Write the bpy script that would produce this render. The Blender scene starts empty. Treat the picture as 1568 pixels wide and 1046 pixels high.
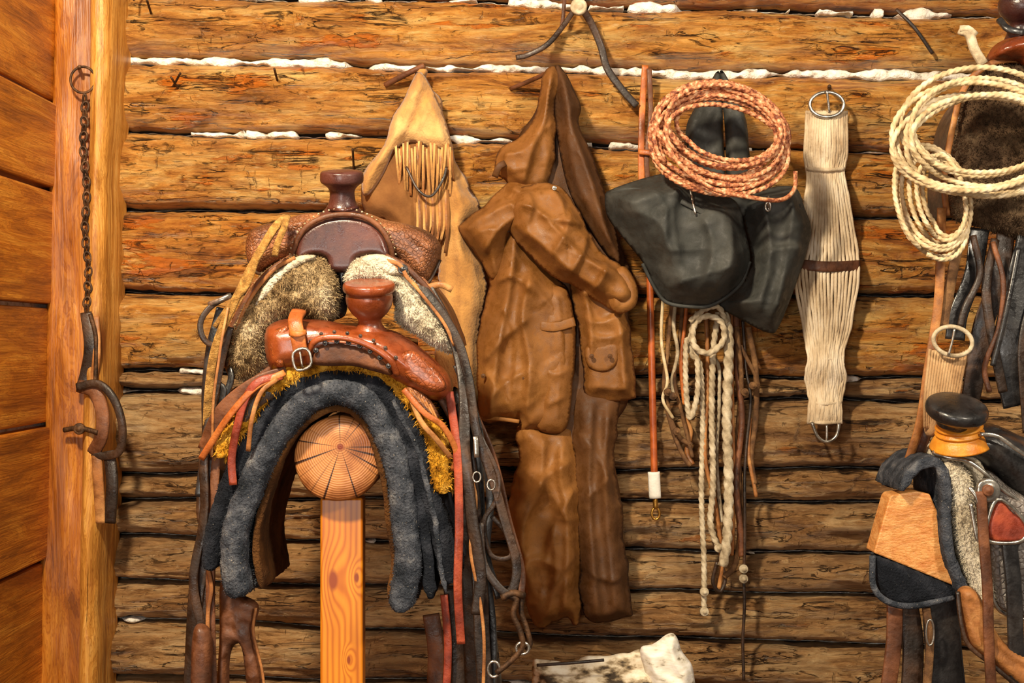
import bpy, math, random, bmesh
import numpy as np
from mathutils import Vector, noise, Matrix
from mathutils.geometry import delaunay_2d_cdt
random.seed(7)
# ---------------------------------------------------------------- metric helpers
K=36/50/1568; D0=3.36; CZ=1.45
def S(y): return K*(D0+y)
def W(u,v,y):
    s=S(y); return ((u-784)*s, y, CZ-(v-522.5)*s)
scene=bpy.context.scene
def c(r,g,b):
    f=lambda x:(x/255/12.92) if x/255<=0.04045 else ((x/255+0.055)/1.055)**2.4
    return (f(r),f(g),f(b),1)
CUR=[None]
def group(name):
    e=bpy.data.objects.new(name,None); scene.collection.objects.link(e); e.empty_display_size=0.1
    CUR[0]=e; return e
def mk(name,verts,faces,mat,smooth=True,top=False):
    me=bpy.data.meshes.new(name); me.from_pydata([tuple(v) for v in verts],[],faces); me.update()
    if smooth: me.polygons.foreach_set('use_smooth',[True]*len(me.polygons))
    me.materials.append(mat)
    o=bpy.data.objects.new(name,me); scene.collection.objects.link(o)
    if not top and CUR[0]: o.parent=CUR[0]
    return o
def fbm(x,y,z,o=3):
    return noise.fractal(Vector((x,y,z)),1.0,2.0,o)
# ---------------------------------------------------------------- materials
def newmat(name):
    m=bpy.data.materials.new(name); m.use_nodes=True; nt=m.node_tree
    b=nt.nodes['Principled BSDF']; return m,nt,b
def N(nt,t,**kw):
    n=nt.nodes.new(t)
    for k,v in kw.items(): setattr(n,k,v)
    return n
def ramp(nt,stops):
    r=N(nt,'ShaderNodeValToRGB'); e=r.color_ramp.elements
    while len(e)<len(stops): e.new(0.5)
    for i,(p,col) in enumerate(stops):
        e[i].position=p; e[i].color=col
    return r
def coords(nt,scale,rnd=False):
    tc=N(nt,'ShaderNodeTexCoord'); mp=N(nt,'ShaderNodeMapping'); mp.inputs['Scale'].default_value=scale
    if rnd:
        oi=N(nt,'ShaderNodeObjectInfo'); mu=N(nt,'ShaderNodeMath',operation='MULTIPLY'); mu.inputs[1].default_value=37
        nt.links.new(oi.outputs['Random'],mu.inputs[0])
        ad=N(nt,'ShaderNodeVectorMath',operation='ADD'); nt.links.new(tc.outputs['Object'],ad.inputs[0]); nt.links.new(mu.outputs[0],ad.inputs[1])
        nt.links.new(ad.outputs[0],mp.inputs[0])
    else: nt.links.new(tc.outputs['Object'],mp.inputs[0])
    return mp
def nz(nt,mp,scale,detail=6,dist=0,rough=.55):
    n=N(nt,'ShaderNodeTexNoise'); n.inputs['Scale'].default_value=scale; n.inputs['Detail'].default_value=detail
    n.inputs['Distortion'].default_value=dist; n.inputs['Roughness'].default_value=rough
    nt.links.new(mp.outputs[0],n.inputs['Vector']); return n.outputs['Fac']
def mix(nt,fac,a,b,mode='MIX'):
    m=N(nt,'ShaderNodeMix',data_type='RGBA',blend_type=mode)
    for sock,val in ((m.inputs['Factor'],fac),(m.inputs[6],a),(m.inputs[7],b)):
        if isinstance(val,(float,int,tuple)): sock.default_value=val
        else: nt.links.new(val,sock)
    return m.outputs[2]
def bump(nt,b,h,strength,dist):
    bp=N(nt,'ShaderNodeBump'); bp.inputs['Strength'].default_value=strength; bp.inputs['Distance'].default_value=dist
    nt.links.new(h,bp.inputs['Height']); nt.links.new(bp.outputs[0],b.inputs['Normal'])
def M(name,stops,scale=20,st=(1,1,1),rough=.6,bmp=.4,bdist=.002,bscale=200,metal=0,coat=0,sheen=0,speck=None,voro=None,dist=0,spec=.5,b2=None,scuff=0):
    m,nt,b=newmat(name); mp=coords(nt,st)
    f=nz(nt,mp,scale,6,dist); r=ramp(nt,stops); nt.links.new(f,r.inputs[0]); col=r.outputs[0]
    if speck:
        mp2=coords(nt,(1,1,1)); f2=nz(nt,mp2,speck[0],3); r2=ramp(nt,[(speck[1],(0,0,0,1)),(speck[1]+.06,(1,1,1,1))]); nt.links.new(f2,r2.inputs[0])
        col=mix(nt,r2.outputs[0],col,speck[2])
    b.inputs['Roughness'].default_value=rough; b.inputs['Metallic'].default_value=metal
    if scuff:
        fs=nz(nt,coords(nt,(1,1,1)),38,7,.5,.7)
        mr=N(nt,'ShaderNodeMapRange'); mr.inputs[1].default_value=.38; mr.inputs[2].default_value=.62; mr.inputs[3].default_value=rough-.06; mr.inputs[4].default_value=rough+.3; nt.links.new(fs,mr.inputs[0]); nt.links.new(mr.outputs[0],b.inputs['Roughness'])
        rs=ramp(nt,[(.38,(.55,.5,.48,1)),(.5,(1,1,1,1)),(.66,(1.25,1.2,1.15,1))]); nt.links.new(fs,rs.inputs[0]); col=mix(nt,scuff,col,rs.outputs[0],'MULTIPLY')
    b.inputs['Coat Weight'].default_value=coat; b.inputs['Coat Roughness'].default_value=.22
    b.inputs['Sheen Weight'].default_value=sheen; b.inputs['Specular IOR Level'].default_value=spec
    mp3=coords(nt,st if voro is None else (1,1,1))
    if voro:
        nn=N(nt,'ShaderNodeTexNoise'); nn.inputs['Scale'].default_value=voro*.5; nn.inputs['Detail'].default_value=2; nt.links.new(mp3.outputs[0],nn.inputs['Vector'])
        mv=N(nt,'ShaderNodeMix',data_type='VECTOR'); mv.inputs['Factor'].default_value=.9/voro; nt.links.new(mp3.outputs[0],mv.inputs[4]); nt.links.new(nn.outputs['Color'],mv.inputs[5])
        vo=N(nt,'ShaderNodeTexVoronoi',feature='DISTANCE_TO_EDGE'); vo.inputs['Scale'].default_value=voro; nt.links.new(mv.outputs[1],vo.inputs['Vector'])
        rv=ramp(nt,[(.0,(0,0,0,1)),(.2,(1,1,1,1))]); nt.links.new(vo.outputs['Distance'],rv.inputs[0])
        rc=ramp(nt,[(.0,(.5,.42,.36,1)),(.9,(1,1,1,1))]); nt.links.new(rv.outputs[0],rc.inputs[0]); col=mix(nt,.7,col,rc.outputs[0],'MULTIPLY')
        bump(nt,b,rv.outputs[0],bmp,bdist)
    else:
        h=nz(nt,mp3,bscale,4)
        if b2:
            h2=nz(nt,mp3,b2[0],3,.15); h=mix(nt,b2[1],h,h2)
            bump(nt,b,h,bmp,b2[2])
        else: bump(nt,b,h,bmp,bdist)
    nt.links.new(col,b.inputs['Base Color'])
    return m
def logmat(name,dark,mid,gold,pale,patch,pth=.6,veil=.55):
    m,nt,b=newmat(name)
    a=coords(nt,(1.8,7.5,7.5),True); f1=nz(nt,a,2.2,12,.6,.74)
    r=ramp(nt,[(.34,dark),(.42,mid),(.50,gold),(.64,pale)]); nt.links.new(f1,r.inputs[0])
    g=coords(nt,(6,75,75),True); f2=nz(nt,g,1.5,8,.4,.68); r2=ramp(nt,[(.36,(.40,.33,.28,1)),(.49,(.95,.94,.93,1)),(.72,(1.18,1.15,1.1,1))]); nt.links.new(f2,r2.inputs[0])
    col=mix(nt,.72,r.outputs[0],r2.outputs[0],'MULTIPLY')
    p=coords(nt,(2.6,11,11),True); f3=nz(nt,p,1.4,6,.2,.6); r3=ramp(nt,[(pth,(0,0,0,1)),(pth+.035,(.9,.9,.9,1))]); nt.links.new(f3,r3.inputs[0])
    pg=mix(nt,.55,patch,r2.outputs[0],'MULTIPLY')
    col=mix(nt,r3.outputs[0],col,pg)
    wv_=nz(nt,coords(nt,(1.2,4,4),True),2,6,.3,.6); rw=ramp(nt,[(.50,(0,0,0,1)),(.64,(veil,veil,veil,1))]); nt.links.new(wv_,rw.inputs[0]); col=mix(nt,rw.outputs[0],col,c(140,106,72))
    q=coords(nt,(5,19,19),True); f4=nz(nt,q,2.2,10,1.2,.76); r4=ramp(nt,[(.335,(.9,.9,.9,1)),(.42,(0,0,0,1))]); nt.links.new(f4,r4.inputs[0])
    col=mix(nt,r4.outputs[0],col,c(60,32,13))
    k=coords(nt,(1.0,16,16),True); f5=nz(nt,k,1.5,6,.6); r5=ramp(nt,[(.484,(0,0,0,1)),(.5,(1,1,1,1)),(.516,(0,0,0,1))]); nt.links.new(f5,r5.inputs[0])
    k2=nz(nt,coords(nt,(3,7,7),True),2,3); r6=ramp(nt,[(.47,(0,0,0,1)),(.53,(1,1,1,1))]); nt.links.new(k2,r6.inputs[0])
    cr=mix(nt,1.0,r5.outputs[0],r6.outputs[0],'MULTIPLY')
    col=mix(nt,cr,col,c(38,18,8))
    # short cross checks left by the hewing axe
    ck=coords(nt,(26,9,9),True); f8=nz(nt,ck,2.0,5,1.0,.65); r8=ramp(nt,[(.30,(.7,.7,.7,1)),(.36,(0,0,0,1))]); nt.links.new(f8,r8.inputs[0]); col=mix(nt,r8.outputs[0],col,c(74,40,16))
    w_=coords(nt,(9,34,34),True); f7=nz(nt,w_,2.2,8,.6,.78); r7=ramp(nt,[(.57,(0,0,0,1)),(.69,(.7,.7,.7,1))]); nt.links.new(f7,r7.inputs[0]); col=mix(nt,r7.outputs[0],col,c(238,206,154))
    nt.links.new(col,b.inputs['Base Color']); b.inputs['Roughness'].default_value=.42
    h=mix(nt,.4,f1,f2); h=mix(nt,.4,h,f7); h=mix(nt,.25,h,r3.outputs[0]); h=mix(nt,r4.outputs[0],h,(.2,.2,.2,1)); h=mix(nt,r8.outputs[0],h,(.2,.2,.2,1)); h=mix(nt,cr,h,(0,0,0,1)); bump(nt,b,h,1.0,.032)
    return m
LG=logmat('log_gold',c(110,60,20),c(182,114,44),c(222,154,70),c(244,198,120),c(216,116,20),.59,.3)
LO=logmat('log_orange',c(104,54,18),c(176,104,38),c(214,142,58),c(238,184,104),c(212,110,18),.56,.3)
LT=logmat('log_tan',c(90,58,32),c(146,102,58),c(188,142,90),c(220,184,134),c(178,108,46),.66,.55)
LD=logmat('log_dark',c(72,46,26),c(116,78,44),c(162,116,72),c(196,152,104),c(174,98,34),.61,.5)
def plankmat(name,cols,st,kn=(110,45,10),amt=.6,kr=.16):
    m,nt,b=newmat(name); a=coords(nt,st,True); f=nz(nt,a,2.2,7,1.4,.6)
    r=ramp(nt,cols); nt.links.new(f,r.inputs[0])
    vo=N(nt,'ShaderNodeTexVoronoi'); a2=coords(nt,tuple(max(1.0,x*.28) for x in st),True); vo.inputs['Scale'].default_value=1.6; nt.links.new(a2.outputs[0],vo.inputs['Vector'])
    rk=ramp(nt,[(.05,(1,1,1,1)),(kr,(0,0,0,1))]); nt.links.new(vo.outputs['Distance'],rk.inputs[0])
    wv=N(nt,'ShaderNodeMath',operation='SINE'); mu=N(nt,'ShaderNodeMath',operation='MULTIPLY'); mu.inputs[1].default_value=90; nt.links.new(f,mu.inputs[0]); nt.links.new(mu.outputs[0],wv.inputs[0])
    rw=ramp(nt,[(0,(1,1,1,1)),(1,(.68,.56,.44,1))]); nt.links.new(wv.outputs[0],rw.inputs[0])
    col=mix(nt,amt,r.outputs[0],rw.outputs[0],'MULTIPLY'); col=mix(nt,rk.outputs[0],col,c(*kn))
    d=nz(nt,coords(nt,tuple(x*.5 for x in st),True),2,7,.5,.68); rd=ramp(nt,[(.36,(.42,.34,.28,1)),(.52,(1,1,1,1))]); nt.links.new(d,rd.inputs[0]); col=mix(nt,amt,col,rd.outputs[0],'MULTIPLY')
    fi=nz(nt,coords(nt,tuple(x*(6 if x>5 else 1.5) for x in st),True),3,4)
    nt.links.new(col,b.inputs['Base Color']); b.inputs['Roughness'].default_value=.42
    bump(nt,b,mix(nt,.5,f,fi),.5,.008); return m
PLK=plankmat('plank_orange',[(.3,c(146,80,14)),(.5,c(204,122,24)),(.7,c(236,164,58))],(12,1.3,12),(80,36,8),.85)
POSTM=plankmat('post_orange',[(.3,c(120,64,16)),(.5,c(180,106,28)),(.72,c(218,148,58))],(9,9,1.2),(80,36,10),.85)
TIMB=plankmat('post_golden',[(.3,c(160,100,36)),(.5,c(210,146,62)),(.72,c(238,188,104))],(12,12,1.6),(110,58,20),.8)
BLK=plankmat('pine_block',[(.3,c(196,118,54)),(.5,c(220,152,84)),(.7,c(236,178,112))],(6,6,16))
def pinemat(knots):
    m,nt,b=newmat('pine_varnished'); tc=N(nt,'ShaderNodeTexCoord'); sx=N(nt,'ShaderNodeSeparateXYZ'); nt.links.new(tc.outputs['Object'],sx.inputs[0])
    ph=N(nt,'ShaderNodeMath',operation='MULTIPLY'); ph.inputs[1].default_value=620; nt.links.new(sx.outputs[0],ph.inputs[0])
    nn=nz(nt,coords(nt,(8,8,.9)),1.6,3); m2=N(nt,'ShaderNodeMath',operation='MULTIPLY_ADD'); m2.inputs[1].default_value=14; nt.links.new(nn,m2.inputs[0]); nt.links.new(ph.outputs[0],m2.inputs[2]); cur=m2.outputs[0]; kd=None
    for (x,y,z,r) in knots:
        vs=N(nt,'ShaderNodeVectorMath',operation='SUBTRACT'); vs.inputs[1].default_value=(x,y,z); nt.links.new(tc.outputs['Object'],vs.inputs[0])
        vm=N(nt,'ShaderNodeVectorMath',operation='MULTIPLY'); vm.inputs[1].default_value=(1,0,.45); nt.links.new(vs.outputs[0],vm.inputs[0])
        ln=N(nt,'ShaderNodeVectorMath',operation='LENGTH'); nt.links.new(vm.outputs[0],ln.inputs[0])
        mr=N(nt,'ShaderNodeMapRange',interpolation_type='SMOOTHSTEP'); mr.inputs[1].default_value=0; mr.inputs[2].default_value=r*4; mr.inputs[3].default_value=16; mr.inputs[4].default_value=0; nt.links.new(ln.outputs['Value'],mr.inputs[0])
        ad=N(nt,'ShaderNodeMath',operation='ADD'); nt.links.new(cur,ad.inputs[0]); nt.links.new(mr.outputs[0],ad.inputs[1]); cur=ad.outputs[0]
        k=N(nt,'ShaderNodeMapRange'); k.inputs[1].default_value=r*.55; k.inputs[2].default_value=r; k.inputs[3].default_value=1; k.inputs[4].default_value=0; nt.links.new(ln.outputs['Value'],k.inputs[0])
        if kd is None: kd=k.outputs[0]
        else:
            mx=N(nt,'ShaderNodeMath',operation='MAXIMUM'); nt.links.new(kd,mx.inputs[0]); nt.links.new(k.outputs[0],mx.inputs[1]); kd=mx.outputs[0]
    si=N(nt,'ShaderNodeMath',operation='SINE'); nt.links.new(cur,si.inputs[0]); r=ramp(nt,[(0,c(226,144,34)),(.6,c(216,132,26)),(1,c(194,108,16))]); mr=N(nt,'ShaderNodeMapRange'); mr.inputs[1].default_value=-1; nt.links.new(si.outputs[0],mr.inputs[0]); nt.links.new(mr.outputs[0],r.inputs[0])
    big=nz(nt,coords(nt,(10,10,2)),2,4); rb=ramp(nt,[(.35,(.74,.64,.52,1)),(.6,(1,1,1,1))]); nt.links.new(big,rb.inputs[0]); col=mix(nt,.9,r.outputs[0],rb.outputs[0],'MULTIPLY')
    col=mix(nt,kd,col,c(140,60,10)); nt.links.new(col,b.inputs['Base Color']); b.inputs['Roughness'].default_value=.35; b.inputs['Coat Weight'].default_value=.1
    return m
PINE=pinemat([W(510,888,-.94)+(.010,),W(546,884,-.94)+(.005,),W(534,1010,-.94)+(.004,)])
LBR=M('leather_brown_gloss',[(.3,c(84,34,12)),(.5,c(132,60,24)),(.7,c(176,92,42))],9,rough=.24,coat=.4,bmp=.3,bscale=260,scuff=.6)
LBRT=M('leather_brown_tooled',[(.3,c(96,42,14)),(.5,c(146,72,28)),(.7,c(188,104,48))],9,rough=.28,coat=.4,bmp=.5,bdist=.0012,voro=130,scuff=.5)
LTOOL=M('leather_tooled',[(.3,c(80,44,24)),(.5,c(136,84,50)),(.7,c(178,118,74))],12,rough=.36,coat=.2,bmp=.8,bdist=.0015,voro=150,scuff=.7)
LGREY=M('leather_grey_tooled',[(.3,c(70,66,64)),(.5,c(112,106,102)),(.7,c(160,152,146))],12,rough=.3,coat=.3,bmp=.8,bdist=.002,voro=100,scuff=.7)
LPUR=M('leather_oxblood',[(.3,c(36,16,16)),(.5,c(62,30,26)),(.7,c(92,48,38))],9,rough=.28,coat=.3,bmp=.3,bscale=300,scuff=.5)
LMB=M('leather_midbrown',[(.3,c(60,33,18)),(.5,c(98,56,30)),(.7,c(138,86,52))],14,rough=.45,bmp=.6,bscale=130,scuff=.7)
LDK=M('leather_dark',[(.3,c(24,16,11)),(.5,c(48,32,21)),(.7,c(84,57,38))],14,rough=.38,bmp=.6,bscale=150,coat=.1,scuff=.8)
LBK=M('leather_black',[(.3,c(16,15,16)),(.5,c(31,29,30)),(.7,c(60,55,52))],12,rough=.26,bmp=.5,bscale=120,coat=.4,scuff=.7)
LRED=M('leather_red',[(.3,c(96,32,16)),(.5,c(140,52,28)),(.7,c(176,80,46))],18,rough=.45,bmp=.5,scuff=.6)
LTAN=M('leather_tan',[(.3,c(118,70,30)),(.5,c(162,104,52)),(.7,c(200,146,86))],20,rough=.5,bmp=.5,scuff=.6)
LOR=M('leather_orange',[(.3,c(130,64,22)),(.5,c(176,94,38)),(.7,c(212,132,64))],18,rough=.38,bmp=.4,scuff=.5)
ROPY=M('suede_yellow',[(.3,c(104,72,26)),(.5,c(156,112,48)),(.7,c(196,152,82))],90,rough=.9,bmp=1,bdist=.003,bscale=420)
SUEDE=M('suede_tan',[(.28,c(146,98,46)),(.5,c(194,142,78)),(.72,c(222,178,114))],7,rough=.9,bmp=.5,bscale=180,sheen=.2,b2=(14,.7,.012),scuff=.35)
SUEDK=M('suede_brown',[(.3,c(86,50,20)),(.5,c(128,82,38)),(.7,c(158,108,56))],9,rough=.9,bmp=.4)
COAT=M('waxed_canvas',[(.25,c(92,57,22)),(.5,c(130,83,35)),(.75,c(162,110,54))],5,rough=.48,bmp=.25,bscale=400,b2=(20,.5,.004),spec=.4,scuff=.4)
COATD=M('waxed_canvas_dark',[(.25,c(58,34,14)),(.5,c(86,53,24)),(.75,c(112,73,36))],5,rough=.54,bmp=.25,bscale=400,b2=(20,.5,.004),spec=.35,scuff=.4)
BAG=M('nylon_black',[(.3,c(36,37,35)),(.5,c(50,51,48)),(.7,c(68,68,64))],14,rough=.58,bmp=.25,bscale=600,b2=(22,.5,.004),spec=.45,scuff=.3)
FELT=M('felt_charcoal',[(.3,c(32,36,42)),(.45,c(54,58,66)),(.58,c(78,81,89)),(.72,c(118,118,120))],30,rough=1,bmp=1,bdist=.006,bscale=240,speck=(300,.66,c(160,150,138)),spec=.15)
FELTB=M('felt_black',[(.3,c(16,18,23)),(.5,c(30,33,40)),(.72,c(60,62,70))],20,rough=1,bmp=1,bdist=.006,bscale=240,speck=(320,.69,c(112,108,100)),spec=.15)
FELTU=M('felt_brown',[(.3,c(44,27,14)),(.5,c(80,50,24)),(.7,c(112,74,38))],12,rough=1,bmp=1,bdist=.005,bscale=200,spec=.15)
FLG=M('fleece_grey',[(.3,c(88,64,40)),(.43,c(130,104,70)),(.58,c(174,150,112)),(.72,c(216,198,166))],18,rough=1,bmp=1,bdist=.008,bscale=170,spec=.1)
FLC=M('fleece_cream',[(.28,c(150,132,106)),(.45,c(200,186,160)),(.7,c(232,222,202))],22,rough=1,bmp=1,bdist=.008,bscale=170,spec=.1)
FLY=M('fleece_yellow',[(.3,c(120,74,16)),(.5,c(190,134,36)),(.7,c(226,176,74))],40,rough=1,bmp=1,bdist=.008,bscale=150,spec=.1)
FLD=M('fleece_dark',[(.3,c(48,34,24)),(.5,c(90,70,52)),(.7,c(142,118,90))],16,rough=1,bmp=1,bdist=.008,bscale=150,spec=.1)
METAL=M('steel_worn',[(.3,c(120,114,106)),(.5,c(175,168,158)),(.7,c(222,216,204))],60,rough=.28,metal=.9,bmp=.2)
RUST=M('iron_rusty',[(.3,c(40,26,16)),(.5,c(72,48,28)),(.7,c(110,76,48))],60,rough=.6,metal=.5,bmp=.6)
BRASS=M('brass',[(.3,c(150,100,35)),(.7,c(215,165,80))],40,rough=.3,metal=.9,bmp=.1)
RPK=M('rope_pink',[(.38,c(116,58,36)),(.46,c(180,108,68)),(.55,c(206,144,100)),(.66,c(232,194,154))],95,rough=.65,bmp=.5,bscale=400)
RCR=M('rope_cream',[(.3,c(162,136,96)),(.5,c(208,184,142)),(.7,c(236,220,188))],40,rough=.8,bmp=.5,bscale=500)
RGY=M('rope_grey',[(.3,c(128,110,84)),(.5,c(184,166,136)),(.7,c(222,208,180))],40,rough=.85,bmp=.6,bscale=400)
RBR=M('rope_brown',[(.3,c(64,40,20)),(.5,c(104,70,38)),(.7,c(146,106,64))],40,rough=.85,bmp=.6,bscale=400)
WOOL=M('mohair_cream',[(.28,c(160,132,100)),(.5,c(212,190,158)),(.72,c(240,224,200))],24,rough=.95,bmp=.8,bscale=350,st=(1,1,.5))
WOOLB=M('mohair_tan',[(.28,c(120,86,54)),(.5,c(172,134,92)),(.72,c(206,172,128))],24,rough=.95,bmp=.8,bscale=350,st=(1,1,.5))
CHINK=M('chinking_white',[(.3,c(140,118,92)),(.40,c(224,218,204)),(.7,c(254,252,248))],40,rough=.9,bmp=1,bdist=.01,bscale=60)
DKG=M('gap_dark',[(.3,c(16,9,5)),(.7,c(34,20,10))],8,rough=.95)
WHT=M('tape_white',[(.3,c(205,198,185)),(.7,c(240,236,228))],20,rough=.7)
REDROD=M('cane_orange',[(.3,c(140,62,20)),(.7,c(192,96,36))],30,rough=.35,coat=.3,bmp=.1,scuff=.4)
PAPER=M('sack_paper',[(.38,c(64,52,38)),(.45,c(150,130,100)),(.52,c(216,200,172)),(.66,c(240,232,214))],22,rough=.8,bmp=.3,bscale=60,st=(1,1,2))
PAPW=M('sack_white',[(.30,c(120,106,86)),(.40,c(226,216,196)),(.6,c(246,240,230))],30,rough=.8,bmp=.3,bscale=60,st=(1,1,3))
DALLY=M('dally_wrap',[(.3,c(190,108,18)),(.7,c(232,158,50))],30,rough=.4)
FLOORM=plankmat('floor_planks',[(.3,c(70,42,20)),(.5,c(105,68,34)),(.7,c(130,88,48))],(1.5,9,9))
# ---------------------------------------------------------------- geometry helpers
def cat(P,closed=False,step=None,n=8):
    P=np.array(P,float); m=len(P)
    if m<3 and not closed:
        t=np.linspace(0,1,max(2,n))[:,None]; Q=P[0]*(1-t)+P[-1]*t
    else:
        out=[]
        rng=range(m) if closed else range(m-1)
        for i in rng:
            if closed: p0,p1,p2,p3=P[(i-1)%m],P[i],P[(i+1)%m],P[(i+2)%m]
            else:
                p1,p2=P[i],P[i+1]; p0=P[i-1] if i>0 else 2*p1-p2; p3=P[i+2] if i+2<m else 2*p2-p1
            for t in np.linspace(0,1,n,endpoint=False):
                out.append(.5*((2*p1)+(-p0+p2)*t+(2*p0-5*p1+4*p2-p3)*t*t+(-p0+3*p1-3*p2+p3)*t**3))
        if not closed: out.append(P[-1])
        Q=np.array(out)
    if step:
        R=np.vstack([Q,Q[:1]]) if closed else Q
        d=np.concatenate([[0],np.cumsum(np.linalg.norm(np.diff(R[:,:3],axis=0),axis=1))])
        k=max(2,int(d[-1]/step)+1); s=np.linspace(0,d[-1],k+1 if closed else k)
        if closed: s=s[:-1]
        Q=np.stack([np.interp(s,d,R[:,j]) for j in range(R.shape[1])],1)
    return Q
def sweep(name,pts,mat,w=5,t=None,kind='strap',step=.006,closed=False,ref=(0,-1,0),pitch=None,lobes=0,dome=.5,top=False,wav=0,tw=0):
    """pts (u,v,y[,wscale]); w,t in px half sizes; tw = twist amplitude (radians) of a strap along its run"""
    P=[]
    for p in pts:
        x,y,z=W(p[0],p[1],p[2]); P.append((x,y,z,(p[3] if len(p)>3 else 1)*S(p[2])))
    Q=cat(P,closed,step); X=Q[:,:3]; sc=Q[:,3]
    n=len(Q)
    if wav:
        for i in range(n): X[i]+=wav*np.array(noise.noise_vector(Vector(X[i])*9+Vector((w,0,0))))
    if closed: T=np.roll(X,-1,0)-np.roll(X,1,0)
    else: T=np.gradient(X,axis=0)
    T/=np.linalg.norm(T,axis=1)[:,None]+1e-12
    r=np.array(ref,float); Nn=r-T*(T@r)[:,None]
    ln=np.linalg.norm(Nn,axis=1)
    bad=ln<.15
    if bad.any():
        r2=np.array((0,.3,1.)); N2=r2-T*(T@r2)[:,None]; Nn[bad]=N2[bad]
    Nn/=np.linalg.norm(Nn,axis=1)[:,None]; B=np.cross(T,Nn)
    if t is None: t=w if kind!='strap' else max(1.3,w*.22)
    if kind=='strap':
        pr=[(-1,-.6),(-.9,-1),(0,-1-.0),(.9,-1),(1,-.6),(1,.6),(.85,1),(.4,1+dome*.5),(0,1+dome*.6),(-.4,1+dome*.5),(-.85,1),(-1,.6)]
    else:
        k=14 if lobes else 10
        pr=[(math.cos(2*math.pi*i/k),math.sin(2*math.pi*i/k)) for i in range(k)]
    k=len(pr); V=[]; s=0
    ph0=random.uniform(0,6)
    for i in range(n):
        if i: s+=np.linalg.norm(X[i]-X[i-1])
        ph=2*math.pi*s/pitch if pitch else 0
        ra=tw*math.sin(ph0+s*14) if tw else 0
        for (a,b) in pr:
            if lobes:
                th=math.atan2(b,a); f=1+.2*math.cos(lobes*(th-ph)); aa,bb=a*f*w,b*f*t
            else: aa,bb=a*w,b*t
            if ra: aa,bb=(aa*math.cos(ra)-bb*math.sin(ra)),(aa*math.sin(ra)+bb*math.cos(ra))
            V.append(X[i]+B[i]*aa*sc[i]+Nn[i]*bb*sc[i])
    F=[]
    m=n if closed else n-1
    for i in range(m):
        a=i*k; b=((i+1)%n)*k
        for j in range(k):
            F.append((a+j,a+(j+1)%k,b+(j+1)%k,b+j))
    if not closed:
        F.append(tuple(range(k))[::-1]); F.append(tuple(range((n-1)*k,n*k)))
    return mk(name,V,F,mat,top=top)
def rope(name,pts,mat,w=3,closed=False,**kw):
    sc=w*S(pts[0][2]); return sweep(name,pts,mat,w,kind='round',lobes=3,pitch=8*sc,step=.6*sc,closed=closed,**kw)
def segd(P,poly,closed,signed=False):
    A=np.array(poly,float)[:,:2]
    Bq=np.roll(A,-1,0) if closed else A[1:]; A=A if closed else A[:-1]
    d=np.full(len(P),1e9); sg=np.ones(len(P))
    for a,b in zip(A,Bq):
        ab=b-a; L=ab@ab+1e-9; t=np.clip(((P-a)@ab)/L,0,1); q=a+t[:,None]*ab
        dd=np.linalg.norm(P-q,axis=1); m_=dd<d
        if signed:
            cr=ab[0]*(P[:,1]-a[1])-ab[1]*(P[:,0]-a[0]); sg[m_]=np.sign(cr[m_])
        d=np.where(m_,dd,d)
    return (d,sg) if signed else d
def inside(P,poly):
    A=np.array(poly,float); Bq=np.roll(A,-1,0); c_=np.zeros(len(P),bool)
    for a,b in zip(A,Bq):
        cond=((a[1]>P[:,1])!=(b[1]>P[:,1])); 
        if abs(b[1]-a[1])<1e-9: continue
        xi=(b[0]-a[0])*(P[:,1]-a[1])/(b[1]-a[1])+a[0]; c_^=cond&(P[:,0]<xi)
    return c_
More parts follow.
